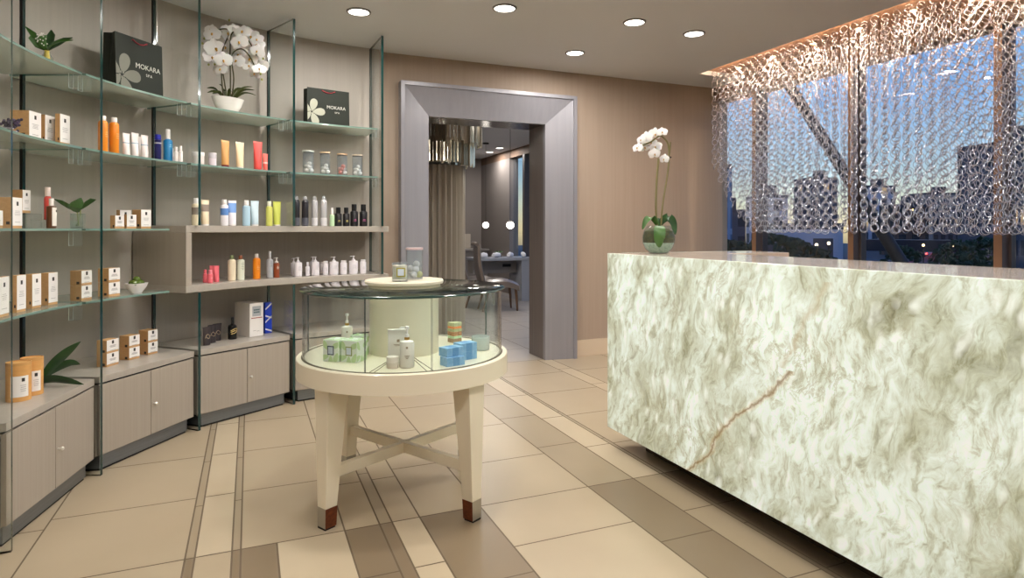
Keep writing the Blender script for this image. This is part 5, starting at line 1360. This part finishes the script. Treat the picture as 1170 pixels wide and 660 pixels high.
def city():
    g = MB(); g.box((130, 30, GZ0-.5), (240, 400, 1)); g.build('road', pr('asphalt', (54, 58, 66), .6), None, smooth=False)
    struct(bpy.data.objects['road'], 'dark street level far below the windows')
    F = {'blue': facade('glass_tower', (150, 172, 198), (84, 112, 148), (255, 220, 160), 2.2, 3.2, .02, .86, .78, .4),
         'dark': facade('dark_office', (78, 80, 96), (36, 40, 54), (255, 206, 140), 2.4, 3.4, .05, .6, .5, .6),
         'grey': facade('grey_office', (186, 186, 204), (52, 58, 74), (255, 214, 150), 3.0, 3.4, .07, .62, .6, .6),
         'pale': facade('pale_office', (132, 128, 132), (66, 74, 92), (255, 224, 170), 3.4, 3.6, .05, .6, .55, .6),
         'brick': facade('brown_block', (92, 72, 66), (40, 42, 52), (255, 196, 120), 3.0, 3.4, .12, .55, .5, .8)}
    L_ = [  # px0, px1, y top, distance, facade, label
        (790, 836, 193, 75, 'blue', 'blue glass tower at the wall side of the window view'),
        (834, 852, 243, 110, 'dark', 'dark low office block behind the blue glass tower'),
        (868, 900, 226, 130, 'grey', 'mid grey office tower seen behind the first mullion'),
        (896, 962, 262, 60, 'grey', 'low office with square lit windows behind the trees'),
        (925, 958, 205, 170, 'dark', 'dark slab tower rising behind the low lit office'),
        (990, 1024, 214, 190, 'grey', 'tall grey tower right of the diagonal brace'),
        (1024, 1060, 236, 150, 'brick', 'brown block with warm lit windows over the street'),
        (1058, 1096, 222, 210, 'pale', 'pale tower above the busy street'),
        (1094, 1134, 240, 140, 'dark', 'dark wide block above the overpass end'),
        (1158, 1260, 165, 70, 'dark', 'large dark tower at the right edge of the view'),
        (575, 592, 213, 70, 'dark', 'gridded tower seen through the far window of the next room'),
    ]
    for px0, px1, yt, D, f, lab in L_:
        a = at_depth(px0, D); c = at_depth(px1, D); w = math.dist(a, c); zt = EYE+(HY-yt)*D/FPX
        cx, cy = (a[0]+c[0])/2, (a[1]+c[1])/2
        r = empty('office_building', (cx, cy, GZ0)); tag(r, lab, 'building', 'buildings outside the windows')
        H = zt-GZ0; dpt = max(w*.8, 8)
        b = MB(); b.box((0, dpt/2, H/2), (w, dpt, H)); b.build('facade', F[f], r, smooth=False)
        b = MB(); b.box((0, dpt/2, H+.3), (w*1.01, dpt*1.01, .6)); b.box((w*.15, dpt/2, H+1.6), (w*.3, dpt*.3, 2.4)); b.build('roof', pr('roof_grey', (70, 72, 84), .8), r, smooth=False)
        r.rotation_euler = (0, 0, -YAW+random.uniform(-.2, .2))
    # overpass
    a = at_depth(985, 95); c = at_depth(1240, 80); 
    b = MB(); mid = ((a[0]+c[0])/2, (a[1]+c[1])/2); ang = math.atan2(c[1]-a[1], c[0]-a[0])
    b.box((mid[0], mid[1], -1.0), (math.dist(a, c), 8, 1.6), 0, ang)
    o = b.build('overpass_deck', pr('overpass_concrete', (66, 58, 62), .8), None, smooth=False); tag(o, 'dark elevated roadway crossing the street', 'bridge')
    # trees
    LG = pr('tree_leaves', (52, 74, 44), .8, noise=((30, 48, 28), (1.2, 1.2, 1.2), .3)); TR = pr('tree_bark', (60, 48, 38), .8)
    for k, (px, yt, D, sp, lab) in enumerate([(822, 273, 32, 1.7, 'dark green tree at the wall side of the window'), (845, 277, 42, 1.9, 'dark green tree below the dark low block'), (882, 268, 36, 2.2, 'round tree just right of the first mullion'),
        (905, 273, 46, 2.2, 'broad tree between the first and second mullions'), (926, 282, 36, 1.6, 'low tree in front of the square windows'), (1095, 275, 46, 2.1, 'large leafy tree beside the street of car lights'), (1122, 271, 54, 2.3, 'leafy tree next to the third mullion'),
        (1032, 281, 60, 2.0, 'small tree beyond the foot of the brace')]):
        x, y = at_depth(px, D); zt = EYE+(HY-yt)*D/FPX; H = zt-GZ0
        r = empty('street_tree', (x, y, GZ0)); tag(r, lab, 'tree', 'trees along the street')
        b = MB(); b.tube([(0, 0, 0), (.1, 0, H*.4), (0, .1, H*.8)], [.22, .16, .08], 8); b.build('trunk', TR, r)
        b = MB(); rr = random.Random(k)
        for j in range(260):
            a = rr.uniform(0, 2*PI); q = rr.random()**.5; zz = rr.uniform(-1, 1); rad = sp*math.sqrt(max(0, 1-zz*zz))*(.55+.45*q)
            c = Vector((rad*math.cos(a), rad*math.sin(a), H-sp*1.25+zz*sp*1.2)); s = rr.uniform(.28, .5)
            nrm = Vector((rr.uniform(-1, 1), rr.uniform(-1, 1), rr.uniform(-.2, 1))).normalized(); t = nrm.orthogonal().normalized(); w = nrm.cross(t)
            b.add([c+t*s, c+w*s*.7, c-t*s, c-w*s*.7, c+nrm*s*.4, c-nrm*s*.3], [(0, 1, 4), (1, 2, 4), (2, 3, 4), (3, 0, 4), (1, 0, 5), (2, 1, 5), (3, 2, 5), (0, 3, 5)])
        b.build('crown', LG, r, smooth=False, fix=False)
    # cars
    PA = [pr('car_dark_blue', (40, 46, 62), .3), pr('car_silver', (150, 152, 160), .3), pr('car_black', (24, 24, 28), .3)]
    CG = pr('car_glass', (30, 36, 44), .1); TL = emis('tail_light', (255, 40, 30), 60); HL = emis('head_light', (255, 236, 200), 30); TY = pr('tyre_rubber', (24, 24, 24), .8)
    def car(col, lights):
        r = empty('car'); b = MB()
        prof = [(-2.2, .35), (-2.2, .85), (-1.6, .95), (-1.1, 1.42), (.5, 1.42), (1.1, .98), (2.1, .82), (2.2, .35)]
        b.loft([[(x, s*.85, z) for x, z in prof] for s in (-1, 1)]); b.build('body_shell', PA[col], r, smooth=False, bevel=.05)
        b = MB(); b.loft([[(x, s*.87, z) for x, z in [(-1.35, 1.0), (-1.02, 1.36), (.42, 1.36), (.85, 1.0)]] for s in (-1, 1)]); b.build('side_window', CG, r, smooth=False)
        for sx in (-1.35, 1.35):
            for sy in (-.8, .8):
                b = MB(); b.lathe([(.33, -.1), (.33, .1)], 16, mat=Matrix.Translation((sx, sy, .33)) @ Matrix.Rotation(PI/2, 4, 'X')); b.build('wheel', TY, r)
        for sy in (-.6, .6):
            b = MB(); b.box((-2.22, sy, .72), (.05, .3, .16)); b.build('tail_lamp', TL, r, smooth=False)
            b = MB(); b.box((2.22, sy, .66), (.05, .3, .16)); b.build('head_lamp', HL, r, smooth=False)
        return r
    protos = {}
    CARS = [(1046, 294, 0, 1, 'silver car nearest the diagonal brace, tail lights on'), (1060, 290, 1, 0, 'dark blue car in the middle of the street queue'), (1072, 291, 2, 1, 'black car ahead of the silver one near the window foot'),
            (1078, 287, 1, 1, 'silver car farther up the street, tail lights lit'), (1094, 296, 0, 0, 'dark blue car near the large leafy tree'), (1068, 286, 2, 0, 'black car far up the street with red lamps'),
            (1080, 285, 0, 1, 'dark blue car farthest along the street'), (950, 291, 1, 1, 'silver car below the low office, lamps lit'), (938, 290, 2, 0, 'black car with pale lamps below the low office')]
    for k, (px, py, col, back, lab) in enumerate(CARS):
        x, y = on_plane_z(px, py, GZ0+.6)
        if col not in protos: protos[col] = o = car(col, 0)
        else: o = copy_tree(protos[col])
        hd = math.atan2(y, x)+(0 if k not in (7, 8, 4) else PI)+random.uniform(-.15, .15)
        o.location = (x, y, GZ0); o.rotation_euler = (0, 0, hd); tag(o, lab, 'car', 'cars on the street below')
    # street lamps / signals
    for k, (px, py, D, cc, lab) in enumerate([(1055, 281, 70, (255, 200, 130), 'street light over the left lane of the street'), (1076, 276, 110, (255, 60, 40), 'red traffic signal hanging over the street'), (1088, 282, 68, (255, 210, 150), 'street light beside the large leafy tree'),
            (1043, 240, 140, (255, 190, 90), 'amber floodlight on the skyline'), (933, 281, 55, (255, 226, 190), 'street light in front of the square windows'), (947, 279, 58, (255, 226, 190), 'street light at the corner of the low office')]):
        x, y = at_depth(px, D); z = EYE-(py-HY)*D/FPX
        r = empty('street_lamp', (x, y, GZ0)); tag(r, lab, 'street lamp', 'lamps along the street')
        b = MB(); b.tube([(0, 0, 0), (0, 0, z-GZ0)], .07, 8); b.build('pole', DARK, r)
        b = MB(); b.sphere((0, 0, z-GZ0+.1), .13, 10); b.build('lamp_head', emis('lamp_%d' % k, cc, 14), r)
city()

# ================================================================== LIGHT
def downlight(x, y, lab, power=38, z=CZ, size=.075, spread=178, col=(1, .96, .905), grp='recessed ceiling downlights', fixture=True):
    r = empty('downlight', (x, y, z)); tag(r, lab, 'ceiling light', grp)
    b = MB(); b.lathe([(size, -.001), (size, -.010), (size+.012, -.008), (size+.014, -.0005)], 32, cap=False)
    b.build('trim_ring', pr('trim_white', (120, 116, 112), .4), r)
    b = MB(); b.lathe([(0, -.006), (size, -.006), (size, -.003), (0, -.003)], 32); b.build('diffuser', emis('downlight_glow', (255, 248, 236), 6), r)
    l = bpy.data.lights.new('downlight_lamp', 'AREA'); l.shape = 'DISK'; l.size = size*2; l.energy = power; l.color = col; l.spread = R_(spread)
    o = bpy.data.objects.new('downlight_lamp', l); COL.objects.link(o); o.parent = r; o.location = (0, 0, -.016)
    return r
PW = 15
VIS = [(410, 13, 'recessed downlight above the glass fins'), (725, 25, 'recessed downlight over the reception desk, the upper of the right pair'), (793, 38, 'recessed downlight closest to the ring curtain'), (657, 60, 'recessed downlight just in front of the portal')]
for px, py, lab in VIS:
    x, y = on_plane_z(px, py, CZ); downlight(x, y, lab, PW)
for k, (x, y) in enumerate([(.2, 3.9), (.9, 2.6), (-.3, 2.4), (1.6, 1.2), (.3, .6), (2.7, 2.4), (3.4, 1.2), (-1.2, .4), (1.2, -1.0), (3.2, -1.2), (-2.4, -1.4), (1.7, 4.2)]):  # extra lamps added for soft ambient light, some of them stronger
    downlight(x, y, 'added fill downlight over the shop floor', PW*(1.6 if (x, y) in ((.3, .6), (.9, 2.6), (1.6, 1.2)) else 1))
for px, py, lab in ((547, 168.6, 'far downlight nearest the pendant rose'), (541, 184.2, 'far downlight lowest in the opening, by the end wall'), (559, 173.2, 'far downlight between its two neighbours')):
    pass
for px, py, lab in ((571, 168.8, 'downlight of the next room nearest the portal'), (559.5, 173.4, 'middle downlight of the next room'), (551.5, 184.3, 'downlight of the next room nearest its end wall')):
    x, y = on_plane_z(px, py, CZ); downlight(x, y, lab, 13, grp='downlights in the room beyond')
for x, y in ((3.4, 7.3), (1.2, 8.6), (3.2, 9.0)):  # unseen lamps added to brighten the next room
    downlight(x, y, 'added downlight of the next room hidden behind the portal head', 26, grp='downlights in the room beyond')
# added unseen warm strip, brightening the pocket ceiling from behind its lip
l = bpy.data.lights.new('added_pocket_light', 'AREA'); l.shape = 'RECTANGLE'; l.size = .02; l.size_y = 5.5; l.energy = 24; l.color = (1, .73, .5); l.spread = R_(170)
o = bpy.data.objects.new('added_pocket_light', l); COL.objects.link(o); o.location = (XP+.012, 2.4, 2.915); o.rotation_euler = (0, R_(-100), 0)
for k, y in enumerate((1.8, 2.25, 2.7, 3.15, 3.6, 4.05, 4.5, 4.95)):
    r = empty('curtain_spotlight', (4.55, y, PZ)); tag(r, 'small warm spotlight in the peach ceiling panel behind the ring curtain', 'ceiling light', 'warm spotlights above the ring curtain')
    b = MB(); b.lathe([(.03, -.022), (.03, -.0005)], 20, cap=False); b.build('spot_can', CHROME, r)
    b = MB(); b.lathe([(0, -.0215), (.024, -.0215), (.024, -.0205), (0, -.0205)], 20); b.build('spot_lens', emis('warm_lens', (255, 214, 160), 12), r)
    l = bpy.data.lights.new('spot_lamp', 'AREA'); l.shape = 'DISK'; l.size = .05; l.energy = 5; l.color = (1, .78, .56); l.spread = R_(120)
    o = bpy.data.objects.new('spot_lamp', l); COL.objects.link(o); o.parent = r; o.location = (0, 0, -.03)

# dusk sky
w = bpy.data.worlds.new('dusk'); SC.world = w; w.use_nodes = True; nt = w.node_tree; nt.nodes.clear()
N = nt.nodes.new; L = nt.links.new
tc = N('ShaderNodeTexCoord'); sep = N('ShaderNodeSeparateXYZ'); L(tc.outputs['Generated'], sep.inputs[0])
rp = N('ShaderNodeValToRGB'); e = rp.color_ramp.elements
els = [(0, (60, 62, 70)), (.48, (110, 104, 98)), (.50, (226, 204, 156)), (.52, (206, 210, 186)), (.545, (160, 190, 206)), (.59, (112, 160, 212)), (.68, (84, 136, 206)), (.85, (66, 114, 184)), (1, (50, 92, 156))]
while len(e) < len(els): e.new(.5)
for i, (p, c) in enumerate(els): e[i].position = p; e[i].color = (*lin(c), 1)
ma = N('ShaderNodeMath'); ma.operation = 'MULTIPLY_ADD'; L(sep.outputs[2], ma.inputs[0]); ma.inputs[1].default_value = .5; ma.inputs[2].default_value = .5
L(ma.outputs[0], rp.inputs[0])
bg = N('ShaderNodeBackground'); bg.inputs[1].default_value = 1.35; L(rp.outputs[0], bg.inputs[0])
out = N('ShaderNodeOutputWorld'); L(bg.outputs[0], out.inputs[0])

# ================================================================== CAMERA
cam = bpy.data.cameras.new('camera'); cam.sensor_width = 36; cam.lens = 36*FPX/1170; cam.shift_y = -(330-HY)/1170; cam.clip_end = 800; cam.clip_start = .05
co = bpy.data.objects.new('camera', cam); COL.objects.link(co); co.location = (0, 0, EYE); co.rotation_euler = (PI/2, 0, -YAW); SC.camera = co
SC.view_settings.view_transform = 'Standard'; SC.view_settings.look = 'None'; SC.view_settings.gamma = 1; SC.view_settings.use_curve_mapping = False
SC.view_settings.exposure = 0.0
SC.cycles.max_bounces = 10; SC.cycles.transparent_max_bounces = 40; SC.cycles.glossy_bounces = 4; SC.cycles.diffuse_bounces = 5; SC.cycles.caustics_reflective = False
SC.cycles.sample_clamp_indirect = 6; SC.cycles.use_denoising = True
